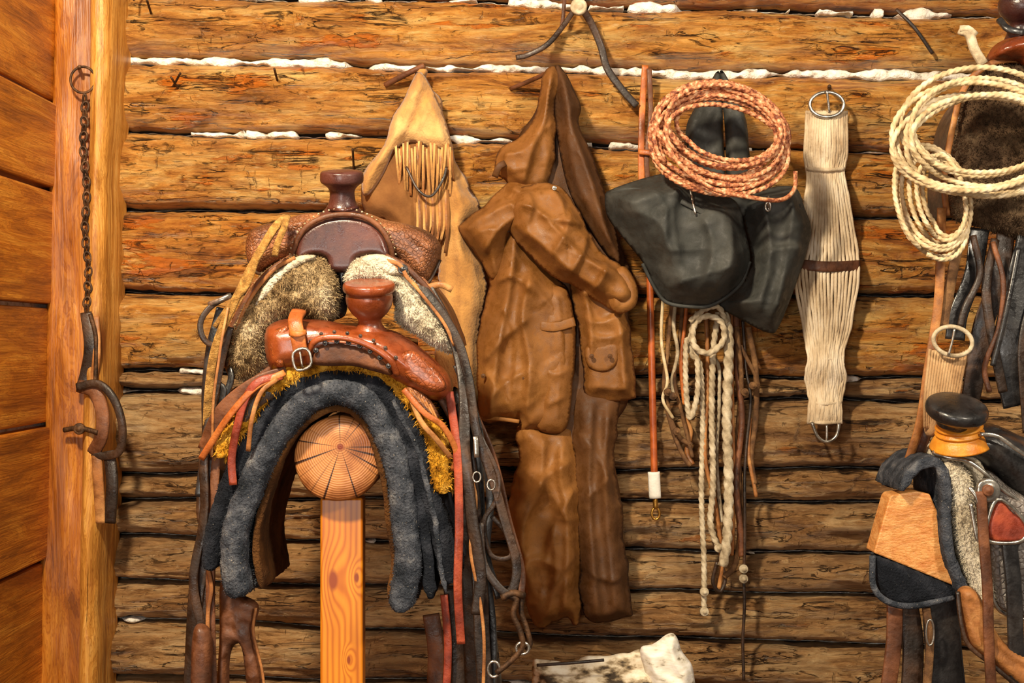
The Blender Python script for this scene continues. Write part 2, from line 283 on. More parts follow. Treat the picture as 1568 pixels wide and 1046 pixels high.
def puff(name,outline,y,mat,tf=.02,tb=.01,R=20,sp=5,folds=(),na=0,nf=(30,30,0),rag=0,top=False,cloth=False):
    O=cat(outline,True,step=sp)
    if rag:
        fq,am=(.035,rag*1.3) if cloth else (.12,rag)
        O=np.array([p+am*np.array((fbm(p[0]*fq,p[1]*fq,1,2),fbm(p[0]*fq,p[1]*fq,9,2))) for p in O])
    x0,y0=O.min(0); x1,y1=O.max(0)
    gx=np.arange(x0,x1,sp); gy=np.arange(y0,y1,sp*.87)
    G=np.array([(a+(sp/2 if j%2 else 0)+random.uniform(-.1,.1)*sp,b+random.uniform(-.1,.1)*sp) for j,b in enumerate(gy) for a in gx])
    G=G[inside(G,O)]; 
    if len(G): G=G[segd(G,O,True)>sp*.55]
    A=np.vstack([O,G]) if len(G) else O
    nb=len(O)
    r=delaunay_2d_cdt([Vector(p) for p in A],[],[list(range(nb))],1,1e-5)
    PV=np.array([tuple(v) for v in r[0]]); F=[list(f) for f in r[2]]
    d=segd(PV,O,True); isb=d<1e-3
    x=np.clip(d/R,0,1); dome=np.sqrt(np.maximum(0,1-(1-x)**2))
    if cloth:
        e=np.clip(d/4,0,1); e=np.sqrt(np.maximum(0,1-(1-e)**2)); xs=x*x*(3-2*x); df=e*.004+xs*tf; db=e*.003+xs*tb
    else: df=tf*dome; db=tb*dome
    h=np.zeros(len(PV)); fe=np.clip(d/14,0,1)*.8+.2 if cloth else np.clip(d/6,0,1)*.7+.3
    for fi_,f in enumerate(folds):
        FP=cat([tuple(q) for q in f[0]],False,n=6)
        if cloth:
            # an asymmetric lap of cloth: steep on one side, long slope on the other, fading along its length
            dd,sg=segd(PV,FP,False,True); 
            if fi_%2: sg=-sg
            ds=np.sqrt(dd*dd+1.5)-1.22
            ld=np.where(sg>0,np.exp(-ds/(f[2]*2.6)),np.exp(-(ds/(f[2]*.75))**1.25))
            e0=np.linalg.norm(PV-FP[0],axis=1); e1=np.linalg.norm(PV-FP[-1],axis=1)
            tpr=np.clip(np.minimum(e0,e1)/ (f[2]*4),0,1); tpr=tpr*tpr*(3-2*tpr)
            h+=f[1]*.62*ld*tpr
        else:
            dd=segd(PV,FP,False); h+=f[1]*np.exp(-(dd/f[2])**1.5)
    if na:
        a,b,ang=nf; ca,sa=math.cos(math.radians(ang)),math.sin(math.radians(ang))
        for i,p in enumerate(PV):
            wx_=noise.noise(Vector((p[0]*.012,p[1]*.012,y*31)))*1.2
            q0=(p[0]*ca+p[1]*sa)/a+wx_; q1=(-p[0]*sa+p[1]*ca)/b
            if cloth:
                # crumpled planes meeting in creases
                F1=noise.voronoi(Vector((q0,q1,y*7)))[0][0]; F2=noise.voronoi(Vector((q0*2.1+3,q1*2.1+wx_,y*9)))[0][0]
                n1=noise.noise(Vector((q0*.6,q1*.6,y*7+3)))
                h[i]+=na*(2.0*F1+.8*F2+1.2*n1)
            else:
                n1=fbm(q0,q1,y*7+3,2); h[i]+=na*(1-2.2*abs(n1))
    s=S(y)
    V=[((p[0]-784)*s, y-df[i]-h[i]*fe[i], CZ-(p[1]-522.5)*s) for i,p in enumerate(PV)]
    n0=len(V); bi=np.arange(n0)
    k=n0
    for i,p in enumerate(PV):
        if not isb[i]:
            V.append(((p[0]-784)*s, y+db[i]-h[i]*fe[i]*.8, CZ-(p[1]-522.5)*s)); bi[i]=k; k+=1
    FF=[]
    for f in F:
        a,b_,c_=[PV[q] for q in f[:3]]
        cr=(b_[0]-a[0])*(c_[1]-a[1])-(b_[1]-a[1])*(c_[0]-a[0])
        ff=f if cr<0 else f[::-1]
        FF.append(tuple(ff)); FF.append(tuple(int(bi[q]) for q in ff[::-1]))
    return mk(name,V,FF,mat,top=top)
def fibres(o,mat,n,L=.010,wd=.0011,grav=.4,ymax=9):
    """short wool locks growing out of a surface"""
    me=o.data; ps=[p for p in me.polygons if p.center.y<ymax]; V=[];F=[]
    ar=np.array([p.area for p in ps]); ar=ar/ar.sum(); idx=np.random.RandomState(3).choice(len(ps),n,p=ar)
    for q in idx:
        p=ps[q]; vs=[me.vertices[i].co for i in p.vertices]; w=[random.random() for _ in vs]; sw=sum(w); b=Vector((0,0,0))
        for a,vv in zip(w,vs): b+=vv*(a/sw)
        d=(p.normal+Vector((random.uniform(-.8,.8),random.uniform(-.8,.8),random.uniform(-.8,.8)-grav))).normalized()
        l=L*random.uniform(.5,1.2); sd=d.cross(Vector((random.uniform(-1,1),random.uniform(-1,1),.3))).normalized()*wd
        t=b+d*l+Vector((0,0,-grav*l*.4)); mid=b+d*l*.55; k=len(V); V+=[b-sd,b+sd,mid+sd*.8,mid-sd*.8,t]; F+=[(k,k+1,k+2,k+3),(k+3,k+2,k+4)]
    mk('fibres',V,F,mat)
def arch(name,path,mat,t,y0,y1,na=.004,step=7,ny=14,nfreq=12,top=False,fine=0):
    """thick sheet draped over the stand: path in the front plane, running back from y0 to y1"""
    Q=cat(path,False,step=step); T=np.gradient(Q[:,:2],axis=0); T/=np.linalg.norm(T,axis=1)[:,None]; Nn=np.stack([T[:,1],-T[:,0]],1)
    s=S(y0); L=(y1-y0); pr=[]
    th=np.linspace(math.pi/2,3*math.pi/2,9)
    for a in th: pr.append((math.cos(a)*.35*t*s, math.sin(a)*.5))
    for i in range(1,ny): pr.append((L*i/ny,-.5))
    pr.append((L,-.3)); pr.append((L,.3))
    for i in range(ny-1,0,-1): pr.append((L*i/ny,.5))
    k=len(pr); V=[]
    n=len(Q)
    for i,q in enumerate(Q):
        e=min(i,n-1-i); ef=min(1,.5+.25*e) if e<3 else 1
        tt=(q[2] if len(q)>2 else 1)*t
        for (a,b) in pr:
            yy=y0+a; u=q[0]+Nn[i,0]*b*tt*ef; v=q[1]+Nn[i,1]*b*tt*ef
            p=np.array(((u-784)*s,yy,CZ-(v-522.5)*s))
            nv=noise.noise_vector(Vector(p)*nfreq); p=p+na*np.array(nv)
            if fine: p=p+fine*np.array(noise.noise_vector(Vector(p)*90))
            V.append(p)
    F=[]
    for i in range(n-1):
        for j in range(k): F.append((i*k+j,(i+1)*k+j,(i+1)*k+(j+1)%k,i*k+(j+1)%k))
    F.append(tuple(range(k))); F.append(tuple(range((n-1)*k,n*k))[::-1])
    o=mk(name,V,F,mat,top=top)
    bm=bmesh.new(); bm.from_mesh(o.data); bmesh.ops.recalc_face_normals(bm,faces=bm.faces); bm.to_mesh(o.data); bm.free()
    return o
def lathe(name,cu,y,prof,mat,tilt=0,roll=0,seg=32,piv=None):
    s=S(y); v0=prof[0][0] if piv is None else piv; V=[];F=[]
    Rm=Matrix.Rotation(math.radians(roll),3,'Y')@Matrix.Rotation(math.radians(tilt),3,'X')
    Q=cat(prof,False,n=4) if len(prof)>2 else np.array(prof,float)
    base=Vector(W(cu,v0,y))
    for (v,r) in Q:
        r=max(r,.02)
        for j in range(seg):
            a=2*math.pi*j/seg; p=Vector((math.cos(a)*r*s,math.sin(a)*r*s,(v0-v)*s)); V.append(base+Rm@p)
    n=len(Q)
    for i in range(n-1):
        for j in range(seg): F.append((i*seg+j,i*seg+(j+1)%seg,(i+1)*seg+(j+1)%seg,(i+1)*seg+j))
    F.append(tuple(range(seg))[::-1]); F.append(tuple(range((n-1)*seg,n*seg)))
    return mk(name,V,F,mat)
def disc(name,u,v,y,r,mat,th=.004):
    s=S(y); V=[];F=[];seg=20; pr=[(1,0),(1,.5),(.85,.9),(.7,.75),(.45,1.15),(.01,1.35)]
    x,_,z=W(u,v,y)
    for (a,b) in pr:
        for j in range(seg):
            t=2*math.pi*j/seg; V.append((x+math.cos(t)*a*r*s,y-b*th,z+math.sin(t)*a*r*s))
    for i in range(len(pr)-1):
        for j in range(seg): F.append((i*seg+j,i*seg+(j+1)%seg,(i+1)*seg+(j+1)%seg,(i+1)*seg+j))
    F.append(tuple(range(seg))[::-1]); F.append(tuple(range((len(pr)-1)*seg,len(pr)*seg)))
    return mk(name,V,F,mat)
def ring(name,u,v,y,ru,rv,mat,w=2.5,rot=0,dy=0,n=12):
    r=math.radians(rot); P=[]
    for i in range(n):
        a=2*math.pi*i/n; x=ru*math.cos(a); z=rv*math.sin(a)
        P.append((u+x*math.cos(r)-z*math.sin(r),v+x*math.sin(r)+z*math.cos(r),y+dy*math.sin(a)))
    return sweep(name,P,mat,w,kind='round',closed=True,step=.004)
def prism(name,outline,y,dep,mat,bev=.002,top=False):
    s=S(y); n=len(outline)
    V=[((u-784)*s,y,CZ-(v-522.5)*s) for u,v in outline]+[((u-784)*s,y+dep,CZ-(v-522.5)*s) for u,v in outline]
    F=[tuple(range(n)),tuple(range(n,2*n))[::-1]]+[(i,n+i,n+(i+1)%n,(i+1)%n) for i in range(n)]
    o=mk(name,V,F,mat,smooth=False,top=top)
    b=o.modifiers.new('b','BEVEL'); b.width=bev; b.segments=2
    bm=bmesh.new(); bm.from_mesh(o.data); bmesh.ops.recalc_face_normals(bm,faces=bm.faces); bm.to_mesh(o.data); bm.free()
    return o
def box(name,x0,x1,y0,y1,z0,z1,mat,bev=.004,top=False):
    V=[(x,y,z) for x in(x0,x1) for y in(y0,y1) for z in(z0,z1)]
    F=[(0,1,3,2),(4,6,7,5),(0,4,5,1),(2,3,7,6),(0,2,6,4),(1,5,7,3)]
    o=mk(name,V,F,mat,smooth=False,top=top)
    if bev:
        b=o.modifiers.new('b','BEVEL'); b.width=bev; b.segments=2
    return o
# ================================================================= ROOM
s0=S(0)
def wz(v): return CZ-(v-522.5)*s0
def wx(u): return (u-784)*s0
group('wall_back')
bnd=[(-330,-300,0),(-215,-190,.2),(-118,-92,.3),(-12,20,.72),(94,116,1.0),(200,234,.58),(322,332,.15),(448,452,.26),(568,578,.36),(598,614,.1),(724,717,.2),(764,770,.1),(820,853,.1),(888,914,.2),(950,992,.15),(1036,1062,.2),(1140,1150,.2),(1250,1250,.2),(1360,1360,.2),(1470,1470,0)]
mats=[LD,LG,LO,LG,LG,LG,LO,LG,LT,LT,LT,LT,LT,LT,LT,LT,LD,LD,LD]
ua,ub=60,1900
def vb(b,u): return b[0]+(b[1]-b[0])*(u-180)/(1420-180)
def pres_(i,amt,u):
    n1=fbm(u*.008,i*7.7,0,2); return min(1,max(0,(n1+(amt-.5)*1.5)*6))
for i in range(len(bnd)-1):
    A,B=bnd[i],bnd[i+1]
    nx=640; na_=30; V=[];F=[]
    th0=(vb(B,784)-vb(A,784)); bulge=.05+.045*min(1,th0/110)
    for a in range(nx):
        u=ua+(ub-ua)*a/(nx-1)
        wob1=6*noise.noise(Vector((u*.006,i*3.1,0))); wob2=6*noise.noise(Vector((u*.006,(i+1)*3.1,0)))
        g1=1.8+2.4*pres_(i,A[2],u); g2=1.8+2.4*pres_(i+1,B[2],u)
        g1+=3.6*abs(fbm(u*.025,i*4.4,2,4)); g2+=3.6*abs(fbm(u*.025,i*4.9+2,7,4))
        v0=vb(A,u)+wob1+g1; v1=vb(B,u)+wob2-g2; zc=(wz(v0)+wz(v1))/2; hh=(wz(v0)-wz(v1))/2
        for j in range(na_):
            t=-math.pi/2+math.pi*j/(na_-1); sn=math.sin(t); cs=max(0,math.cos(t))
            zz=math.copysign(abs(sn)**.85,sn)*hh; yy=.05-bulge*cs**.62
            X_=wx(u); Z_=zc+zz
            d=.020*noise.noise(Vector((X_*1.6,i*5.3,Z_*6)))+.020*fbm(X_*4.5,i*2.7,Z_*22,5)
            rid=noise.noise(Vector((X_*2.2,i*9.1,Z_*24))); d-=.010*max(0,1-abs(rid)*8)
            fl=noise.noise(Vector((X_*3.1+5,i*3.3,Z_*13))); d+=.008 if fl>.10 else (.008*(fl-.05)/.05 if fl>.05 else 0)
            V.append((X_,yy-d*(.3+.7*cs),Z_))
    for a in range(nx-1):
        for j in range(na_-1):
            F.append((a*na_+j,(a+1)*na_+j,(a+1)*na_+j+1,a*na_+j+1))
    mk('log_%d'%(i+1),V,F,mats[i])
for i in range(1,len(bnd)-1):
    A=bnd[i]; amt=A[2]
    if amt<=0: continue
    nx=760; V=[];F=[]; kk=9
    for a in range(nx):
        u=ua+(ub-ua)*a/(nx-1); v=vb(A,u)+6*noise.noise(Vector((u*.006,i*3.1,0)))
        n2=fbm(u*.022,i*2.2,5,4); n3=fbm(u*.02,i*6.2,5,2); n4=fbm(u*.03,i*1.7,9,3)
        pres=pres_(i,amt,u)
        if n3<-.16 and amt<1: pres*=.05
        h=max(.0003,pres*(6.0 if amt>=.72 else 4.2)*max(.15,1+1.5*n2)*s0)
        for j in range(kk):
            t=-math.pi/2+math.pi*j/(kk-1); V.append((wx(u),.045-(.050)*max(0,math.cos(t))**.25*(.15+.85*pres)+.010*n4+.004*noise.noise(Vector((u*.09,j*1.3,i))),wz(v+2.2*n4)+math.sin(t)*h-.001))
    for a in range(nx-1):
        for j in range(kk-1): F.append((a*kk+j,(a+1)*kk+j,(a+1)*kk+j+1,a*kk+j+1))
    mk('chinking_%d'%i,V,F,CHINK)
box('backing',wx(40),wx(1920),.058,.078,wz(1480),wz(-340),DKG,0)
def lean(o,z0=CZ,k=.022):
    for v in o.data.vertices: v.co.x+=(v.co.z-z0)*k
group('wall_left')
sl=S(-.14); zs=[CZ-(v-522.5)*sl for v in (-330,-190,-30,155,290,468,650,858,1060,1250,1462)]
xl=(76-784)*sl
for i in range(len(zs)-1):
    lean(box('plank_%d'%(i+1),xl-.06,xl+.006*math.sin(i*2.3),-1.9,-.06,zs[i+1]+.005,zs[i]-.005,PLK,.006))
lean(box('pale_backing',xl-.09,xl-.035,-1.9,-.06,0,zs[0],CHINK,0))  # pale sheet behind the planks, seen as white gap lines
group('trim_1')
sp_=S(-.14)
def px(u): return (u-784)*sp_
def tim(name,u0,u1,y0,y1,mat,bulge=.0):
    nz_=200
    xs0,xs1=px(u0),px(u1); V=[];F=[]
    pr=[(xs0,y1)]+[(xs0+(xs1-xs0)*j/12, y0-bulge*math.sin(math.pi*j/12)**.7) for j in range(13)]+[(xs1,y1)]
    for a in range(nz_):
        z=wz(1470)+(wz(-330)-wz(1470))*a/(nz_-1)
        for j,(x,y) in enumerate(pr):
            d=.008*fbm(x*12,z*4,y,4); V.append((x+d*(1 if j>7 else -.3),y-d,z))
    m=len(pr)
    for a in range(nz_-1):
        for j in range(m-1): F.append((a*m+j,a*m+j+1,(a+1)*m+j+1,(a+1)*m+j))
    o=mk(name,V,F,mat); lean(o); return o
tim('board',72,140,-.14,0.03,POSTM,.004)
tim('timber',132,164,-.15,0.0,TIMB,.028)
box('floor',-2.0,2.4,-3.6,.1,-.08,0.0,FLOORM,.0,top=True)
# ================================================================= CHAIN + HARNESS
group('hanging_chain'); ych=-.175
ring('hook_ring',127,122,ych,19,20,RUST,2)
sweep('nail',[(120,104,ych+.05),(122,102,ych-.015)],RUST,3,kind='round')
u,v=128,146; i=0
while v<478:
    uu=128+7*(v-146)/330+2*math.sin(v*.05)
    ring('link_%d'%i,uu,v+6,ych,5.2 if i%2 else 2.4,8.5,RUST,1.9,rot=15*math.sin(i*1.7),dy=0 if i%2 else .006,n=8); v+=11.5; i+=1
group('harness_hame')
sweep('upper_strap',[(132,478,ych),(138,530,ych-.01),(132,570,ych),(126,592,ych)],LDK,9,2.5)
sweep('upper_tan',[(146,484,ych),(148,540,ych-.01),(143,590,ych)],LTAN,6,2.5)
sweep('iron_bar',[(138,480,ych-.012),(147,520,ych-.012),(146,590,ych-.012)],RUST,3.5,kind='round')
sweep('curved_band',[(118,592,ych-.01),(150,587,ych-.02),(174,610,ych-.03),(187,650,ych-.03),(184,688,ych-.02),(165,698,ych-.01),(142,694,ych)],LDK,6,3)
sweep('inner_band',[(120,590,ych),(145,600,ych-.01),(157,632,ych-.015),(155,668,ych-.015),(142,694,ych)],LMB,10,3)
sweep('lower_strap',[(148,690,ych),(151,740,ych-.01),(155,800,ych)],LTAN,8,3)
sweep('lower_dark_strap',[(167,690,ych),(172,740,ych-.01),(168,800,ych)],LDK,9,3)
sweep('bolt',[(98,658,ych),(122,655,ych-.01),(150,662,ych-.02)],RUST,4,kind='round')
disc('bolt_nut',122,656,ych-.012,9,RUST,.008)
# ================================================================= NAILS + TOP STRAP
group('wall_nails')
for (a,b,cc,d) in [(262,118,277,142),(420,105,426,128),(540,228,542,262),(276,112,262,138),(205,0,215,-20),(225,0,232,22)]:
    sweep('nail',[(a,b,-.10),(cc,d,-.03)],RUST,1.8,kind='round')
sweep('wooden_peg',[(590,130,-.05),(625,112,-.08),(650,100,-.09)],LMB,4.5,kind='round')
sweep('peg_coat',[(782,136,-.04),(815,122,-.08),(845,108,-.13)],LMB,3.5,kind='round')
sweep('loose_lath',[(1372,14,-.06),(1400,42,-.07),(1428,82,-.06)],LDK,2.5,1.5)
group('leather_rein')
disc('bone_knob',886,11,-.13,13,RGY,.015)
sweep('peg',[(886,11,.02),(886,11,-.13)],RUST,6,kind='round')
sweep('left_strap',[(884,8,-.12),(862,40,-.1),(838,68,-.08),(808,84,-.07),(790,88,-.07)],LDK,4,2)
sweep('right_strap',[(888,8,-.12),(905,35,-.1),(920,70,-.09),(930,105,-.09),(955,140,-.09),(975,162,-.09)],LDK,5.5,2)
sweep('mid_strap',[(888,0,-.12),(868,-20,-.1),(860,40,-.09),(845,60,-.08)],LMB,3,1.5)
# ================================================================= CHAPS
group('fringed_chaps'); yc=-.085
puff('right_leg',[(645,100),(655,106),(652,125),(672,150),(680,180),(690,215),(700,250),(722,290),(736,320),(722,350),(740,400),(746,440),(737,500),(735,600),(725,680),(680,690),(668,600),(668,500),(672,400),(660,330),(640,260),(630,180),(636,120)],yc,SUEDE,.018,.01,26,4.5,cloth=True,
 folds=[([(655,140),(690,260),(714,345)],.026,7),([(700,320),(708,450),(702,620)],.028,8),([(724,380),(720,580)],.014,8),([(682,360),(686,540)],.018,7),([(690,295),(715,305),(735,322)],.016,6)],na=.006,nf=(60,120,0),rag=3)
puff('left_leg',[(640,110),(632,125),(620,150),(600,180),(590,222),(560,262),(553,300),(562,330),(600,345),(612,390),(660,400),(690,360),(690,300),(680,240),(660,160)],yc-.01,SUEDK,.02,.01,20,5,cloth=True,
 folds=[([(630,220),(615,330)],.012,7),([(665,220),(668,350)],.012,7)],na=.004,nf=(40,80,5))
puff('yoke',[(638,112),(652,118),(668,150),(684,190),(690,228),(660,226),(632,218),(606,230),(585,270),(562,300),(554,290),(558,262),(588,222),(600,182),(618,152)],yc-.045,SUEDE,.012,.01,14,3.6,cloth=True,
 folds=[([(650,120),(625,190),(585,260)],.022,5),([(668,148),(640,205)],.020,5),([(652,158),(668,175),(686,222)],.014,4),([(614,185),(574,268)],.016,5),([(642,145),(615,170),(600,205)],.016,4)],na=.004,nf=(36,50,30))
for i in range(30):
    t=i/29; a=606+t*86; top_=222+6*math.sin(i*.9)-(0 if t<.7 else (t-.7)*-10); L=58+30*math.sin(t*3.1)+random.uniform(-18,14)
    dx=random.uniform(-6,6)+(-14*(.5-t))*-.3
    sweep('fringe_%d'%i,[(a,top_,yc-.058),(a+dx*.3,top_+L*.4,yc-.062-.01*random.random()),(a+dx,top_+L,yc-.045)],[SUEDE,SUEDK,SUEDE,LTAN][i%4],1.8,.8,step=.01)
for i in range(16):
    a=634+i*3.4
    sweep('lower_fringe_%d'%i,[(a,290,yc-.045),(a+2,340,yc-.05),(a-2+random.uniform(-5,5),385+random.uniform(-22,8),yc-.04)],[SUEDK,SUEDE,LTAN][i%3],2,.8,step=.01)
sweep('lace',[(622,255,yc-.07),(640,290,yc-.08),(660,300,yc-.08),(678,275,yc-.07),(684,255,yc-.07)],LDK,2,1.2)
# ================================================================= COAT
group('duster_coat'); yk=-.095
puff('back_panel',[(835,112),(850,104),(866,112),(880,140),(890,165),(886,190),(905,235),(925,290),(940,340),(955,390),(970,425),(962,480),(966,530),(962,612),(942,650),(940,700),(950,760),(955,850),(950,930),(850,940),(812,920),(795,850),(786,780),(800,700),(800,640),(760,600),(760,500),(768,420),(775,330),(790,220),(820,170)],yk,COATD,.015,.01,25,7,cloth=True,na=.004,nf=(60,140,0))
puff('left_front',[(770,300),(800,330),(832,400),(872,450),(882,520),(876,600),(862,656),(800,660),(790,643),(740,645),(731,620),(729,560),(735,500),(752,420),(765,350)],yk-.025,COAT,.022,.01,30,3.4,cloth=True,
 folds=[([(790,330),(782,430),(764,530),(748,655)],.040,9),([(818,400),(800,480),(810,560),(804,665)],.036,8),([(796,415),(840,470),(860,520),(868,620)],.020,7),([(728,565),(775,515),(818,478)],.026,7),([(730,630),(775,585),(822,560)],.024,7),([(744,445),(785,425),(828,458)],.026,7),([(732,555),(768,600),(796,655)],.020,6),([(764,460),(790,520),(785,615)],.018,6)],na=.007,nf=(70,100,35),rag=3)
puff('placket',[(832,440),(850,436),(872,452),(880,520),(876,600),(864,658),(824,656),(828,600),(824,520)],yk-.052,COAT,.008,.008,12,3.6,cloth=True,
 folds=[([(850,440),(858,520),(850,660)],.014,6),([(822,508),(850,492),(884,486)],.016,5),([(822,558),(850,572),(880,560)],.016,5),([(824,625),(874,602)],.014,5)],na=.003,nf=(40,40,70),rag=2)
puff('right_front',[(868,400),(930,420),(958,480),(968,530),(973,598),(966,612),(900,610),(892,560),(884,500),(872,440)],yk-.03,COAT,.020,.01,24,3.4,cloth=True,
 folds=[([(886,420),(902,500),(898,615)],.028,7),([(936,430),(950,520),(956,612)],.028,8),([(874,478),(915,495),(958,476)],.024,6),([(874,440),(910,452),(952,434)],.022,6),([(895,512),(930,517),(968,503)],.016,5),([(900,588),(935,594),(972,592)],.010,4)],na=.006,nf=(60,70,-20),rag=2)
puff('left_skirt',[(795,650),(870,652),(882,700),(890,800),(888,948),(868,943),(850,952),(826,962),(810,940),(795,870),(780,820),(775,790),(782,740),(796,700)],yk-.015,COAT,.020,.01,26,3.8,cloth=True,
 folds=[([(832,650),(826,740),(800,810),(810,955)],.042,9),([(866,660),(856,720),(868,800),(862,950)],.036,9),([(772,800),(815,745),(850,715),(886,702)],.034,8),([(845,790),(850,870),(835,955)],.022,7),([(788,872),(820,850),(866,870)],.026,7),([(890,728),(852,790),(832,870)],.028,7),([(788,712),(830,735),(872,798)],.022,6),([(840,898),(868,855),(896,842)],.020,6)],na=.008,nf=(70,90,38),rag=4)
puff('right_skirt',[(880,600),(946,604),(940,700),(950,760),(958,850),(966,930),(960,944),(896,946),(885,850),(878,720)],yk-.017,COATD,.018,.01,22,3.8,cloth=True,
 folds=[([(906,600),(900,750),(914,950)],.034,9),([(930,610),(925,760),(942,950)],.032,9),([(880,770),(915,742),(950,696)],.022,7),([(880,858),(930,882),(970,866)],.018,6),([(876,655),(910,690),(938,752)],.020,7)],na=.006,nf=(60,120,-5),rag=3)
puff('left_sleeve',[(703,352),(715,335),(745,312),(765,290),(795,275),(840,290),(838,330),(805,350),(778,380),(770,425),(752,425),(735,398)],yk-.05,COAT,.024,.02,24,3.2,cloth=True,
 folds=[([(700,354),(760,325),(838,296)],.034,7),([(732,402),(768,350),(816,322)],.034,7),([(748,298),(780,315),(802,340)],.020,6),([(768,280),(800,300),(842,322)],.022,6),([(716,370),(745,355),(775,358)],.020,6)],na=.005,nf=(50,60,-35),rag=2)
puff('right_sleeve',[(772,325),(790,292),(825,280),(862,288),(890,330),(920,385),(955,408),(974,440),(972,465),(945,478),(915,462),(880,440),(850,425),(815,395),(785,362)],yk-.08,COAT,.026,.02,26,3.0,cloth=True,
 folds=[([(774,316),(815,322),(845,350),(885,392),(945,432)],.040,8),([(786,343),(830,378),(870,415),(924,448)],.034,7),([(828,276),(858,310),(864,362)],.036,7),([(876,300),(868,350),(842,400)],.030,6),([(900,340),(892,385),(862,436)],.032,6),([(932,388),(920,425),(896,462)],.030,6),([(800,284),(814,318),(802,358)],.026,6),([(820,328),(852,340),(900,345)],.022,5),([(892,396),(935,415),(970,440)],.022,5)],na=.006,nf=(50,50,30),rag=3)
puff('cuff',[(944,410),(960,410),(976,440),(973,468),(950,480),(934,470),(930,445),(934,425)],yk-.105,COAT,.010,.01,10,3.2,cloth=True,folds=[([(945,410),(940,445),(948,478)],.014,5)])
puff('collar_left',[(828,132),(834,110),(850,103),(858,125),(850,160),(852,200),(848,250),(832,292),(790,292),(772,275),(758,262),(766,228),(800,206),(820,172)],yk-.042,COAT,.014,.01,18,3.2,cloth=True,
 folds=[([(842,105),(832,190),(815,230),(796,298)],.032,7),([(838,130),(844,220),(828,296)],.024,6),([(756,242),(800,235),(826,208)],.026,6),([(764,268),(818,258)],.018,6)],na=.004,nf=(50,70,25),rag=2)
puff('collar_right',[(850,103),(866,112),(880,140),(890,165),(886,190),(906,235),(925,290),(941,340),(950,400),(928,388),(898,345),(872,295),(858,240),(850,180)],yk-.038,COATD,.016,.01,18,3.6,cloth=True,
 folds=[([(862,104),(875,200),(905,290),(936,390)],.032,7),([(854,190),(872,250),(898,330)],.022,6),([(876,150),(890,240),(918,310)],.016,6)],na=.004,nf=(50,90,-25))
puff('pocket_flap',[(896,532),(920,527),(946,526),(944,558),(922,570),(900,560)],yk-.066,COAT,.007,.01,5,4)
sweep('left_hem',[(736,640,yk-.04),(765,641,yk-.05),(795,645,yk-.05)],COAT,3,2)
sweep('belt_tab',[(826,498,yk-.075),(850,500,yk-.08),(880,492,yk-.075)],COAT,7,1.5)
sweep('tab',[(758,270,yk-.08),(764,255,yk-.09),(773,250,yk-.085)],COATD,5,2.5)
for (a,b) in [(849,288),(778,352),(803,578),(906,545),(934,545),(740,575)]:
    disc('snap',a,b,yk-.085 if b>300 else yk-.12,3.6,METAL if b<300 else COATD,.004)
# ================================================================= SADDLEBAGS
group('saddle_bags'); yb=-.14
puff('yoke_left',[(1100,108),(1106,150),(1108,215),(1112,280),(1112,330),(1060,320),(1048,270),(1050,200),(1060,172),(1080,140)],yb-.01,BAG,.02,.01,12,5,na=.004,nf=(20,60,0))
puff('yoke_right',[(1102,108),(1125,140),(1140,175),(1146,215),(1150,320),(1112,330),(1112,280),(1110,200)],yb-.012,BAG,.018,.01,12,5,na=.004,nf=(20,60,0))
puff('left_pouch',[(926,300),(936,290),(975,276),(1012,266),(1036,262),(1060,276),(1090,290),(1128,310),(1140,350),(1148,400),(1132,436),(1092,465),(1058,468),(1022,462),(1003,440),(984,402),(952,362),(930,332)],yb-.045,BAG,.060,.035,40,3.6,cloth=True,
 folds=[([(1045,268),(1024,330),(1036,420)],.022,9),([(1062,318),(1082,380),(1062,460)],.026,9),([(1112,322),(1108,400),(1078,464)],.024,9),([(938,322),(1000,345),(1030,420)],.026,9),([(938,298),(1000,302),(1062,294)],.014,6),([(998,448),(1060,425),(1140,404)],.022,8),([(982,282),(1012,330),(1004,400)],.020,8)],na=.009,nf=(60,70,-25))
puff('right_pouch',[(1130,312),(1160,292),(1215,286),(1232,320),(1242,350),(1238,375),(1222,425),(1192,500),(1176,509),(1140,492),(1100,465),(1132,436),(1148,400),(1140,350)],yb,BAG,.045,.015,30,3.6,cloth=True,
 folds=[([(1154,296),(1170,380),(1150,492)],.026,8),([(1208,292),(1195,400),(1168,508)],.026,8),([(1138,416),(1180,385),(1240,384)],.024,7),([(1112,462),(1160,462),(1202,474)],.018,6)],na=.008,nf=(50,60,20))
sweep('zipper_left',[(1056,286,yb-.115),(1060,306,yb-.125),(1065,328,yb-.13)],METAL,1.8,kind='round'); ring('zip_pull',1058,284,yb-.12,4,6,METAL,1.4)
sweep('zipper_right',[(1176,300,yb-.07),(1177,322,yb-.08)],METAL,2,kind='round'); ring('zip_pull.001',1176,316,yb-.085,4,7,METAL,1.6)
sweep('flap_seam',[(934,298,yb-.055),(960,291,yb-.08),(1010,296,yb-.110),(1060,316,yb-.125),(1105,346,yb-.115),(1140,392,yb-.065)],BAG,4,1.2)
sweep('bag_piping',[(1148,400,yb-.05),(1132,437,yb-.05),(1092,466,yb-.05),(1058,469,yb-.05),(1022,463,yb-.05),(1003,441,yb-.05),(984,403,yb-.05)],BAG,3,3,kind='round')
sweep('seam_right',[(1150,318,yb-.05),(1180,306,yb-.062),(1225,316,yb-.04)],BAG,4,1.2)
